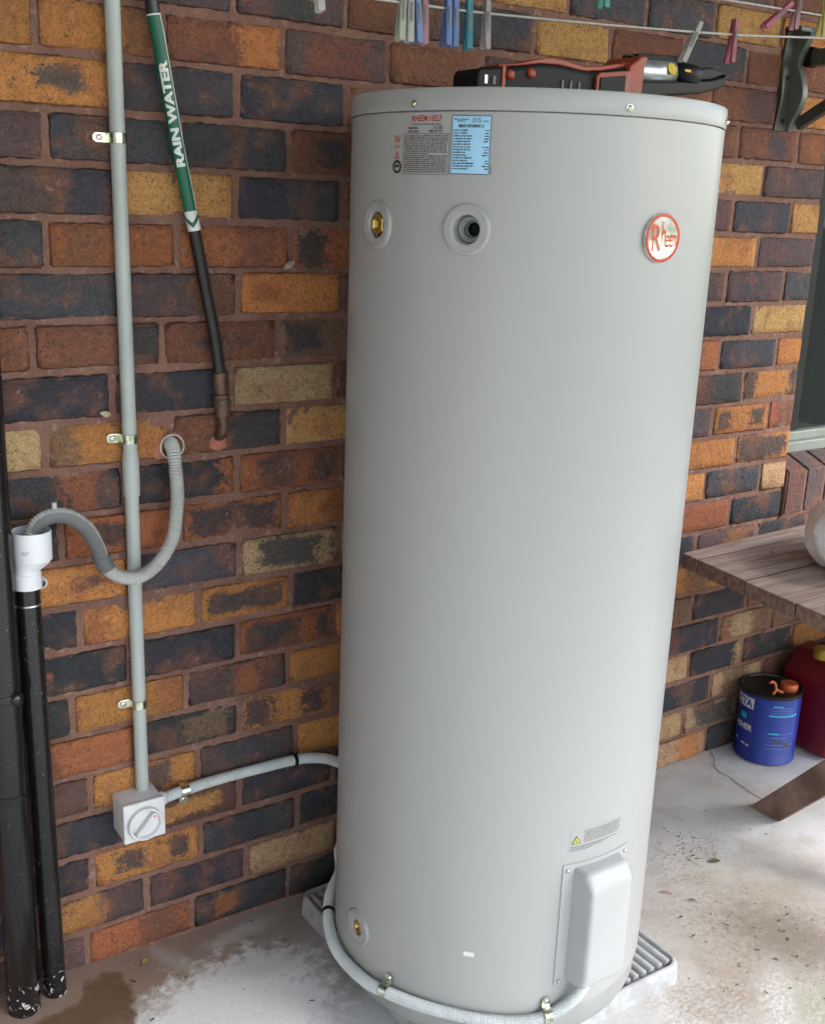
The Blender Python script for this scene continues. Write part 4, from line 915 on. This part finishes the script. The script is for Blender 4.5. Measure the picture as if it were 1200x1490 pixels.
# ------------------------------------------------------------------ clothesline and pegs
ARM = plain('grey_green_powdercoat', (.060, .062, .052), .42, .2, .12, 20.0)
ARML = plain('pale_grey_green_edge', (.13, .14, .125), .4, .2, .1, 20.0)
LINEM = plain('white_clothesline_cord', (.40, .40, .37), .5, 0, .12, 200.0)
def clothesline():
    root = thing('clothesline', 'folding wall clothesline with curved dark grey bracket and white cords', 'clothesline', (1.82, 0, 1.712))
    def side(x0, dz):
        m = MB().box((x0 - .030, -.006, 1.712 + dz), (x0 + .032, -.0003, 1.945 + dz)); pl = m.build('bracket', ARM, root, bevel=.002)
        prof = []
        for i in range(25):
            t = i / 24; z = 1.712 + dz + .233 * t
            d = .014 + .030 * math.sin(min(1, t / .72) * math.pi) ** 1.5 + .040 * max(0, (t - .62) / .38) ** 1.3
            prof.append((-d, z))
        poly = [(0, 1.712 + dz)] + prof + [(0, 1.945 + dz)]
        MB().prism(poly, x0 + .012, x0 + .032, 'x').build('curved_flange', ARML, pl, bevel=.003)
        poly2 = [(0, 1.712 + dz)] + [(a * .35, b) for a, b in prof] + [(0, 1.945 + dz)]
        MB().prism(poly2, x0 - .030, x0 - .022, 'x').build('side_flange', ARM, pl, bevel=.002)
        MB().box((x0 - .030, -.050, 1.935 + dz), (x0 + .032, 0.0, 1.948 + dz)).build('cap', ARM, pl, bevel=.003)
        for zz in (1.735, 1.835): MB().lathe([(.0065, 0), (.006, .002), (.0005, .0026)], axis_mat((x0 - .004, -.006, zz + dz), (0, -1, 0)), 14).build('bolt', BLACKR, pl, smooth=True)
        MB().lathe([(.022, -.013), (.024, -.010), (.024, .010), (.022, .013)], axis_mat((x0 + .046, -.030, 1.885 + dz), (1, 0, 0)), 24, True).build('pivot', BLACKR, root, smooth=True)
        MB().box((x0 + .018, -1.00, 1.862 + dz), (x0 + .050, -.05, 1.900 + dz)).build('arm', ARM, root, bevel=.004)
        m = MB(); m.add([], []); a, b = Vector((x0 + .035, -.022, 1.728 + dz)), Vector((x0 + .035, -.30, 1.875 + dz)); t = (b - a).normalized(); u = Vector((1, 0, 0)); v = t.cross(u)
        Mx = axis_mat(a, t, u); MB().box((-.010, -.014, 0), (.010, .014, (b - a).length), Mx).build('strut', ARM, root, bevel=.003)
    side(1.815, 0.0); side(-0.78, -0.12)
    def cord(y, f, r=.0019):
        pts = [(x, y, f(x)) for x in [-0.75 + 2.585 * i / 40 for i in range(41)]]
        MB().tube(pts, r, 8).build('cord', LINEM, root, smooth=True)
    cord(-.45, Z1); cord(-.38, Z2); cord(-.55, Z3)
def lerp_table(tab):
    def f(x):
        if x <= tab[0][0]: return tab[0][1] + (x - tab[0][0]) * (tab[1][1] - tab[0][1]) / (tab[1][0] - tab[0][0])
        for (a, za), (b, zb) in zip(tab, tab[1:]):
            if x <= b: return za + (zb - za) * (x - a) / (b - a)
        return tab[-1][1] + (x - tab[-1][0]) * (tab[-1][1] - tab[-2][1]) / (tab[-1][0] - tab[-2][0])
    return f
Z1 = lerp_table([(-.75, 1.768), (.374, 1.786), (.526, 1.7885), (.759, 1.7985), (.99, 1.811), (1.131, 1.820), (1.353, 1.839), (1.83, 1.878)])
Z2 = lerp_table([(-.75, 1.855), (.8, 1.882), (1.155, 1.889), (1.404, 1.894), (1.83, 1.901)])
Z3 = lerp_table([(-.75, 1.778), (.1, 1.799), (.69, 1.856), (1.0, 1.885), (1.83, 1.915)])
clothesline()
def peg_colour(c): return plain('peg_plastic', c, .45, 0, .08, 60.0)
PC = {'white': (.50, .50, .46), 'greenish': (.42, .46, .36), 'blue': (.13, .24, .52), 'royal': (.10, .20, .48), 'pink': (.46, .20, .23), 'teal': (.015, .26, .34), 'grey': (.36, .31, .31), 'crimson': (.36, .035, .085), 'yellow': (.50, .44, .08), 'red': (.48, .045, .08), 'rose': (.52, .10, .16), 'jade': (.03, .30, .25)}
PEGM = {k: peg_colour(tuple(c * .62 for c in v)) for k, v in PC.items()}
def peg_meshes():
    # one leg of a spring peg, jaw near the line, handles down
    poly = [(-.0042, -.060), (-.0052, -.0575), (-.0052, -.030), (-.0046, .006), (-.0040, .014), (.0040, .014), (.0046, .006), (.0052, -.030), (.0052, -.0575), (.0042, -.060)]
    return poly
def peg(label, x, y, zl, colour, drop=0.0, tilt=0.0, lean=0.0):
    root = thing('clothes_peg', label, 'clothes peg', (x, y, zl - drop), 'clothes pegs on the clothesline')
    root.rotation_euler = (lean, tilt, random.uniform(-.35, .1))
    mat = PEGM[colour]; poly = peg_meshes()
    for sgn in (-1, 1):
        m = MB()
        # leg swings away from its twin towards the handle end
        q = [(a, b) for a, b in poly]; n = len(q)
        def P(a, b, o): return (a, sgn * (.0018 + max(0, -b - .012) * .11 + o), b)
        vs_ = [P(a, b, 0) for a, b in q] + [P(a, b, .0042) for a, b in q]
        m.add(vs_, [tuple(range(n)), tuple(range(2 * n - 1, n - 1, -1))] + [(i, i + n, (i + 1) % n + n, (i + 1) % n) for i in range(n)])
        me = m.build('leg', mat, None, bevel=.0009, segs=1); me.parent = root
        m = MB(); yy = sgn * (.0018 + .0042 + .0007 + .014 * .11)
        m.box((-.0018, min(yy, yy + sgn * .0008), -.040), (.0018, max(yy, yy + sgn * .0008), -.006)); s_ = m.build('groove', BLACKR if False else INKG, None); s_.parent = me
    coil = [Vector((.0062 * math.cos(a), .0045 * math.sin(a), -.013 + a * .00009)) for a in [k * .6 for k in range(11)]]
    sp = MB().tube(coil, .0009, 6).build('spring', STEEL, None, smooth=True); sp.parent = root
    return root
peg('greenish white peg, leftmost of the tight cluster on the near cord', .3935, -.45, Z1(.3935), 'greenish', -.008, .05)
peg('plain white peg between the greenish peg and the small blue peg', .4065, -.45, Z1(.4065), 'white', -.007)
peg('pale blue peg between the white peg and the pink peg of the cluster', .418, -.45, Z1(.418), 'blue', -.007, -.05)
peg('dusty pink peg at the right end of the tight cluster', .4315, -.45, Z1(.4315), 'pink', -.006, -.02)
peg('left one of two royal blue pegs side by side', .4735, -.45, Z1(.4735), 'royal', -.008, .01)
peg('right one of two royal blue pegs side by side', .4865, -.45, Z1(.4865), 'royal', -.007)
peg('teal peg just right of the two royal blue pegs', .5125, -.45, Z1(.5125), 'teal', -.006, -.01)
peg('greyish pink peg on the near cord right of the teal peg', .5455, -.45, Z1(.5455), 'grey', -.008)
peg('white peg hanging aslant above the power tool', 1.004, -.45, Z1(1.004) , 'white', -.004, .42)
peg('crimson peg hanging upright right of the slanting white peg', 1.0985, -.45, Z1(1.0985), 'crimson', -.012, .05)
peg('rose pink peg hanging steeply aslant on the upper cord', 1.318, -.38, Z2(1.318), 'rose', -.004, .85)
peg('dark pink peg on the upper cord above the curved bracket', 1.352, -.38, Z2(1.352), 'pink', -.026, .08)
peg('yellow peg on the upper cord at the right edge', 1.431, -.38, Z2(1.431), 'yellow', -.020, .02)
peg('red peg tip at the top edge, leftmost of all pegs', .102, -.55, Z3(.102), 'red', -.004)
peg('pale blue and white peg beside a yellow one at the top edge', .197, -.55, Z3(.197), 'white', .008, -.08)
peg('yellow peg beside the pale peg at the top edge above the brickwork', .214, -.55, Z3(.214), 'yellow', -.002, .35)
peg('jade green peg tip at the top edge above the power tool', .690, -.55, Z3(.690), 'jade', -.006)

# ------------------------------------------------------------------ power tool on the lid
def tool():
    yc_ = -.42; zl = ZT + .006
    root = thing('power_tool', 'orange and black corded power tool with steel head lying on the heater lid', 'power tool', (.80, yc_, zl))
    BLK = plain('black_tool_grip', (.006, .0065, .0075), .55, 0, .2, 40.0, .1, 0.25); ORG = plain('orange_red_tool_shell', (.30, .042, .014), .45, 0, .1, 30.0)
    MET = plain('cast_gear_case', (.42, .45, .48), .3, .9, .15, 40.0); YST = plain('yellow_round_sticker', (.62, .42, .03), .5)
    P = lambda name, poly, h, mat, bev, par=root, y=0.0: MB().prism(poly, yc_ + y - h, yc_ + y + h, 'y').build(name, mat, par, smooth=True, bevel=bev, segs=3, angle=20)
    tail = P('tail_cap', [(.533, zl), (.533, 1.704), (.538, 1.711), (.584, 1.716), (.584, zl)], .033, BLK, .005)
    for xx in (.546, .562): MB().box((xx, yc_ - .0345, 1.690), (xx + .005, yc_ - .032, 1.702)).build('vent', STEEL if xx < .55 else INKG, tail)
    body = P('body', [(.582, zl), (.582, 1.717), (.62, 1.722), (.66, 1.730), (.70, 1.731), (.74, 1.728), (.775, 1.727), (.86, 1.745), (.862, zl)], .034, BLK, .010)
    P('top_shell', [(.578, 1.7165), (.578, 1.7205), (.62, 1.7265), (.66, 1.7365), (.684, 1.7405), (.72, 1.738), (.755, 1.7335), (.79, 1.7375), (.866, 1.7515), (.866, 1.744), (.79, 1.730), (.755, 1.726), (.70, 1.731), (.66, 1.729), (.62, 1.7225)], .026, ORG, .003, body)
    MB().box((.579, yc_ - .0355, zl), (.586, yc_ + .0355, 1.7185)).build('orange_band', ORG, body, bevel=.002)
    for xx, zz in ((.594, 1.706), (.636, 1.712)): MB().lathe([(.008, -.004), (.008, .003), (.005, .006), (.0005, .006)], axis_mat((xx, yc_ - .034, zz), (0, -1, 0)), 18).build('orange_stud', ORG, body, smooth=True)
    for i in range(3): MB().box((.700 + i * .018, yc_ - .0362, 1.692), (.704 + i * .018, yc_ - .033, 1.708)).build('vent_slot', INKG, body, bevel=.0008)
    fr = [(.770, zl), (.770, 1.719), (.778, 1.7255), (.838, 1.7335), (.846, 1.7335), (.846, zl)]
    tf = MB().prism(fr, yc_ - .042, yc_ - .033, 'y').build('trigger_frame', ORG, body, smooth=True, bevel=.003)
    MB().prism([(.776, zl), (.776, 1.7175), (.832, 1.7255), (.832, zl)], yc_ - .0445, yc_ - .0415, 'y').build('trigger', BLK, tf, bevel=.001)
    P('collar', [(.842, zl), (.842, 1.742), (.858, 1.752), (.868, 1.760), (.884, 1.760), (.878, 1.745), (.874, zl)], .041, ORG, .004)
    MB().lathe([(.026, -.002), (.028, .0), (.028, .088), (.024, .093), (.016, .094)], axis_mat((.882, yc_, 1.738), (1, 0, .06)), 32).build('gear_case', MET, root, smooth=True)
    hd = root
    P('gear_cover', [(.880, 1.7570), (.880, 1.7665), (.975, 1.7715), (.975, 1.7625)], .020, BLK, .002)
    Ms = axis_mat((.955, yc_ - .0275, 1.7475), (0, -1, .35)); MB().lathe([(.0105, 0), (.0105, .0012), (.0005, .0014)], Ms, 24).build('sticker', YST, root, smooth=True)
    P('pad_arm', [(.880, 1.690), (.880, 1.722), (.96, 1.728), (1.055, 1.738), (1.085, 1.746), (1.0925, 1.752), (1.0925, 1.733), (1.075, 1.724), (1.03, 1.713), (.95, 1.704)], .030, BLACKR, .005)
    MB().lathe([(.031, -.012), (.034, -.006), (.034, .008), (.028, .014), (.018, .017), (.0005, .018)], axis_mat((1.005, yc_ - .006, 1.746), (.05, -.15, 1)), 28).build('head', BLACKR, root, smooth=True)
    MB().box((.978, yc_ - .0375, 1.7450), (.999, yc_ - .035, 1.7490)).build('yellow_mark', YST, root)
    P('nose', [(1.02, 1.735), (1.035, 1.757), (1.060, 1.761), (1.088, 1.757), (1.0935, 1.749), (1.06, 1.738)], .022, BLACKR, .004)
tool()

# ------------------------------------------------------------------ table, bag, tins
def table():
    zt = .680; ang = R(0.5); org = Vector((1.523, -.091, zt))
    Mx = Matrix.Translation(org) @ Matrix.Rotation(ang, 4, 'Z')
    root = bpy.data.objects.new('outdoor_table', None); COL.objects.link(root); root.location = (org.x, org.y, 0.0); root.rotation_euler = (0, 0, ang)
    tag(root, 'weathered brown timber plank table against the wall right of the heater', 'table')
    rnd = random.Random(6)
    y = 0.0; k_ = .135
    NAIL = plain('dull_nail_head', (.06, .05, .045), .5, .6)
    for i, wd in enumerate((.056, .163, .161, .160, .160, .150)):
        ya, yb_ = (y if i == 0 else y - .0025), y - wd + .0025; dz = rnd.uniform(-.0012, .0012); x1 = 1.85
        wid = .085 if i == 0 else 0.0       # the rear board widens along its length
        P = [(k_ * ya, ya), (x1, ya + wid), (x1, yb_), (k_ * yb_, yb_)]
        m = MB(); m.add([(a, b, zt - .038) for a, b in P] + [(a, b, zt + dz) for a, b in P], [(3, 2, 1, 0), (4, 5, 6, 7), (0, 1, 5, 4), (1, 2, 6, 5), (2, 3, 7, 6), (3, 0, 4, 7)])
        o = m.build('plank', TIMBER, None, bevel=.0035, segs=2); o.parent = root
        if i:
            for t in (.3, .72):
                q = MB().lathe([(.0045, .0), (.0042, .0008), (.0003, .0011)], Matrix.Translation((.215 + rnd.uniform(-.01, .01), ya + (yb_ - ya) * t, zt + dz)), 12).build('nail', NAIL, None, smooth=True); q.parent = o
        y -= wd
    W_ = -y
    def bar(name, a, b, w2, t2):
        a, b = Vector(a), Vector(b); A = axis_mat(a, b - a, (1, 0, 0)); o = MB().box((-t2, -w2, 0), (t2, w2, (b - a).length), A).build(name, TIMBER, None, bevel=.003); o.parent = root
    for xx in (.178, 1.62):
        # crossed legs: one from the wall-side foot to the room-side edge, one the other way
        a, b = Vector((xx, -.235, .0)), Vector((xx, -.80, .640)); d = (b - a).normalized()
        m = MB(); hw = .050
        m.add([(xx - .019, -.272, .006), (xx - .019, -.182, .006), (xx - .019, -.72, .640), (xx - .019, -.83, .640), (xx + .019, -.272, .006), (xx + .019, -.182, .006), (xx + .019, -.72, .640), (xx + .019, -.83, .640)], [(0, 1, 2, 3), (4, 7, 6, 5), (0, 4, 5, 1), (1, 5, 6, 2), (2, 6, 7, 3), (3, 7, 4, 0)])
        o = m.build('leg', TIMBL, None, bevel=.003); o.parent = root
        x2 = xx + .0395
        m = MB(); m.add([(x2 - .019, -.96, .006), (x2 - .019, -.87, .006), (x2 - .019, -.22, .640), (x2 - .019, -.31, .640), (x2 + .019, -.96, .006), (x2 + .019, -.87, .006), (x2 + .019, -.22, .640), (x2 + .019, -.31, .640)], [(0, 1, 2, 3), (4, 7, 6, 5), (0, 4, 5, 1), (1, 5, 6, 2), (2, 6, 7, 3), (3, 7, 4, 0)])
        o = m.build('leg', TIMBL, None, bevel=.003); o.parent = root
        o = MB().box((xx + .06, -W_ + .03, .595), (xx + .098, -.03, .6395)).build('crosspiece', TIMBER, None, bevel=.003); o.parent = root
table()
def bag():
    root = thing('white_bag', 'bulging white plastic bag on the timber table at the right edge', 'bag', (1.885, -.42, .682))
    BG = plain('white_plastic_film', (.88, .90, .94), .4, 0, .03, 12.0)
    rnd = random.Random(11); m = MB(); n, rows = 64, 22; ph = [rnd.uniform(0, 6) for _ in range(6)]
    for j in range(rows + 1):
        t = j / rows; z = .682 + .20 * t; rr = .205 * (1 - abs(2 * t - .75) ** 2.4 * .42) * (1 if t < .8 else 1 - (t - .8) * 2.2)
        if j == 0: rr *= .80
        for i in range(n):
            a = 2 * math.pi * i / n; r = rr * (1 + .035 * math.sin(3 * a + ph[0] + t * 2) + .025 * math.sin(7 * a + ph[1] - t * 3) + .012 * math.sin(13 * a + ph[2] + t * 6)); m.v.append((1.885 + r * math.cos(a), -.42 + r * .95 * math.sin(a), z + .004 * math.sin(5 * a + ph[3]) * (t > 0)))
            if j > 0: k_ = m.v[-1]; e_ = .010 * (abs(math.sin(9 * a + 5 * t + ph[4])) - .5) + rnd.uniform(-.003, .003); m.v[-1] = (k_[0] + e_ * math.cos(a), k_[1] + e_ * math.sin(a), k_[2] + e_ * .4)
    for j in range(rows): m.f += [(j * n + i, j * n + (i + 1) % n, (j + 1) * n + (i + 1) % n, (j + 1) * n + i) for i in range(n)]
    m.f.append(tuple(range(n))); m.f.append(tuple(rows * n + i for i in range(n)))
    m.build('film', BG, root, smooth=True)
    MB().tube(spline([(1.885, -.42, .87), (1.92, -.412, .895), (1.91, -.42, .915), (1.925, -.43, .94)], .006), [.022 + .010 * math.sin(i * .9) for i in range(40)][:len(spline([(1.885, -.42, .87), (1.92, -.412, .895), (1.91, -.42, .915), (1.925, -.43, .94)], .006))], 12).build('knot', BG, root, smooth=True)
bag()
def tin():
    cx, cy, r, h = 1.955, -.092, .084, .212; z0 = .010
    root = thing('blue_tin', 'round blue solvent tin with black top and orange cap under the table', 'tin', (cx, cy, z0))
    BL = plain('blue_tin_paint', (.009, .035, .27), .32, 0, .08, 20.0); BK = plain('black_tin_top', (.012, .012, .013), .4, .3, .1, 20.0); OC = plain('orange_plastic_cap', (.52, .11, .03), .45); CY = plain('cyan_print', (.02, .36, .52), .45)
    C0 = Matrix.Translation((cx, cy, z0))
    MB().lathe([(.0005, 0), (r - .003, 0), (r + .0012, .002), (r + .0012, .005), (r, .007), (r, h - .012)], C0, 56).build('can', BL, root, smooth=True)
    MB().lathe([(r, h - .0125), (r + .001, h - .010), (r + .0022, h - .002), (r, h), (r - .003, h - .001), (r - .005, h - .007), (.0005, h - .006)], C0, 56).build('top', BK, root, smooth=True)
    cap = MB().lathe([(.0245, -.004), (.0245, .014), (.022, .018), (.0005, .018)], Matrix.Translation((cx + .030, cy - .035, z0 + h - .004)), 26).build('cap', OC, root, smooth=True)
    # folding orange handle lugs
    hx, hy, hz = cx - .030, cy - .038, z0 + h - .005
    MB().tube(spline([(hx - .015, hy, hz), (hx - .004, hy, hz + .010), (hx - .002, hy + .004, hz + .026), (hx - .012, hy + .008, hz + .036), (hx - .022, hy + .008, hz + .034)], .003), .0042, 8).tube(spline([(hx - .002, hy + .002, hz + .014), (hx + .010, hy - .004, hz + .006), (hx + .022, hy - .006, hz + .001)], .003), .0042, 8).build('spout_tab', OC, root, smooth=True)
    face = -144.1          # the label is turned towards the open side of the patio
    def pt(x, y, lift=.0006):
        a = R(face) + x / r; return (cx + (r + lift) * math.cos(a), cy + (r + lift) * math.sin(a), z0 + y)
    def pv(name, vs_, fs, mat, lift=.0006): return MB().add([pt(a, b, lift) for a, b in vs_], fs).build(name, mat, root)
    def strip(name, x0, x1, y0, y1, mat, lift=.0006):
        k = 8; return pv(name, [(x0 + (x1 - x0) * i / k, y) for y in (y0, y1) for i in range(k + 1)], [(i, i + 1, k + 2 + i, k + 1 + i) for i in range(k)], mat, lift)
    TP = plain('white_tin_print', (.55, .57, .60), .45)
    bn = strip('brand_panel', -.125, -.042, .158, .190, TP)
    v, f = text_geo('CTA', .030, 'RIGHT', .0009, 1.0); pv('lettering', [(a - .047, b + .163) for a, b in v], f, BL, .0010)
    strip('cyan_block', -.085, -.062, .122, .140, CY)
    v, f = text_geo('ASHER', .024, 'RIGHT', .0008, .9); pv('lettering', [(a - .040, b + .092) for a, b in v], f, TP)
    for x0, x1, y in ((-.10, -.086, .052), (-.072, -.058, .046), (-.055, -.042, .044)): strip('small_print', x0, x1, y, y + .005, TP)
    strip('cyan_bar', .003, .090, .150, .156, CY); strip('cyan_print', .012, .040, .180, .184, CY); strip('cyan_print', .006, .036, .097, .101, CY)
    rr = random.Random(3); PB = plain('pale_blue_print', (.10, .16, .42), .5)
    for i in range(9):
        y = .140 - i * .011 if i > 3 else .176 - i * .0075
        strip('small_print', .004, .06 + rr.uniform(0, .03), y, y + .0022, PB)
    for i in range(3): strip('scuff', .018 + .018 * i, .033 + .019 * i, .068 - .006 * i + .008 * (i % 2), .081 - .004 * i, plain('grey_scuff', (.06, .06, .08), .7), .0009)
tin()
def jerry():
    root = thing('fuel_can', 'dark red plastic fuel can with yellow cap in the shade under the table', 'fuel can', (2.20, -.13, .012))
    RD = plain('red_polythene', (.16, .006, .012), .42, 0, .1, 14.0, .08); YC = plain('yellow_cap_plastic', (.30, .22, .02), .45)
    x0, x1, y0, y1, z0 = 2.065, 2.38, -.225, -.040, .012
    b = MB().prism([(x0, z0), (x0, z0 + .225), (x0 + .05, z0 + .285), (x0 + .11, z0 + .290), (x0 + .125, z0 + .262), (x1 - .06, z0 + .262), (x1 - .02, z0 + .285), (x1, z0 + .26), (x1, z0)], y0, y1, 'y').build('body', RD, root, smooth=True, bevel=.022, segs=4, angle=20)
    MB().tube(spline([(x0 + .10, (y0 + y1) / 2, z0 + .275), (x0 + .13, (y0 + y1) / 2, z0 + .315), (x0 + .2, (y0 + y1) / 2, z0 + .325), (x1 - .06, (y0 + y1) / 2, z0 + .315), (x1 - .03, (y0 + y1) / 2, z0 + .27)], .008), .013, 12).build('handle', RD, root, smooth=True)
    MB().lathe([(.024, 0), (.026, .003), (.026, .026), (.023, .030), (.0005, .030)], Matrix.Translation((x0 + .048, (y0 + y1) / 2, z0 + .275)), 24).build('cap', YC, root, smooth=True)
    for zz in (.08, .15): MB().box((x0 + .05, y0 - .004, z0 + zz), (x1 - .05, y0 + .004, z0 + zz + .02)).build('moulded_rib', RD, root, bevel=.003)
jerry()

# ------------------------------------------------------------------ litter
def leaf_shape(name, label, c, L, W, ang, colr, pitch=0.15, normal_wall=False):
    m = MB(); n = 6; vs_ = []
    for i in range(n + 1):
        t = i / n; w_ = W * math.sin(math.pi * min(1, t * .96 + .02)) ** .8
        for s_ in (-1, 0, 1): vs_.append(((t - .5) * L, s_ * w_ / 2, .0012 + .0014 * abs(s_) + .003 * math.sin(t * 3) * pitch * 4))
    m.add(vs_, [(3 * i + j, 3 * i + j + 1, 3 * i + j + 4, 3 * i + j + 3) for i in range(n) for j in range(2)])
    o = m.build(name, plain(name + '_colour', colr, .7, 0, .25, 120.0), None, smooth=True)
    o.location = c; o.rotation_euler = (R(90), ang, 0) if normal_wall else (0, 0, ang)
    return tag(o, label, 'leaf')
leaf_shape('fallen_leaf', 'thin reddish brown leaf on the concrete right of the heater', (1.209, -.424, ground_z(1.209, -.424) + .001), .028, .005, -.9, (.30, .11, .06))
leaf_shape('fallen_leaf', 'small dark green leaf near the reddish leaf on the concrete', (1.241, -.476, ground_z(1.241, -.476) + .001), .019, .006, -1.0, (.055, .065, .035))
leaf_shape('fallen_leaf', 'tiny yellow leaf on the concrete close to the brick wall', (.109, -.045, ground_z(.109, -.045) + .001), .014, .008, .4, (.55, .40, .08))
leaf_shape('fallen_leaf', 'moss green clump of leaf bits on the concrete between heater and table', (1.409, -.394, ground_z(1.409, -.394) + .001), .030, .016, -.4, (.12, .125, .035))
leaf_shape('leaf_scrap', 'small pale leaf scrap clinging to the bricks left of the upper heater', (.441, -.012, 1.386), .030, .012, -.55, (.33, .29, .22), .15, True)
leaf_shape('leaf_scrap', 'tiny pale leaf scrap on the mortar beside the conduit above the middle saddle', (.081, -.010, 1.129), .020, .011, .25, (.36, .30, .20), .4, True)
def litter():
    rnd = random.Random(31); m = MB()
    spots = [(1.385, -.305, .060, 20), (1.43, -.36, .05, 10), (1.33, -.64, .10, 26), (1.27, -.78, .09, 14), (1.22, -.55, .10, 6), (.30, -.12, .16, 12), (.10, -.10, .10, 8), (1.55, -.30, .12, 10), (1.10, -.72, .08, 12)]
    for x, y, s_, k in spots:
        for _ in range(k):
            px, py = x + rnd.gauss(0, s_ * .6), y + rnd.gauss(0, s_ * .6)
            if py > -.02 or math.hypot(px - HX, py - HY) < .36: continue
            l, w_ = rnd.choice((.0015, .002, .003, .0045, .008)) * rnd.uniform(.8, 1.2), rnd.uniform(.0010, .0026); a = rnd.uniform(0, 3.14); z = ground_z(px, py) + .0012
            c_, s2 = math.cos(a), math.sin(a)
            m.add([(px + c_ * l, py + s2 * l, z), (px - s2 * w_, py + c_ * w_, z + .0015), (px - c_ * l, py - s2 * l, z + .0004), (px + s2 * w_, py - c_ * w_, z + .0012)], [(0, 1, 2, 3)])
    o = m.build('leaf_litter', plain('dry_litter', (.085, .065, .045), .85, 0, .4, 90.0)); o['kind'] = 'stuff'; o['label'] = 'scattered dark bits of dry leaf litter on the concrete'; o['category'] = 'litter'
litter()
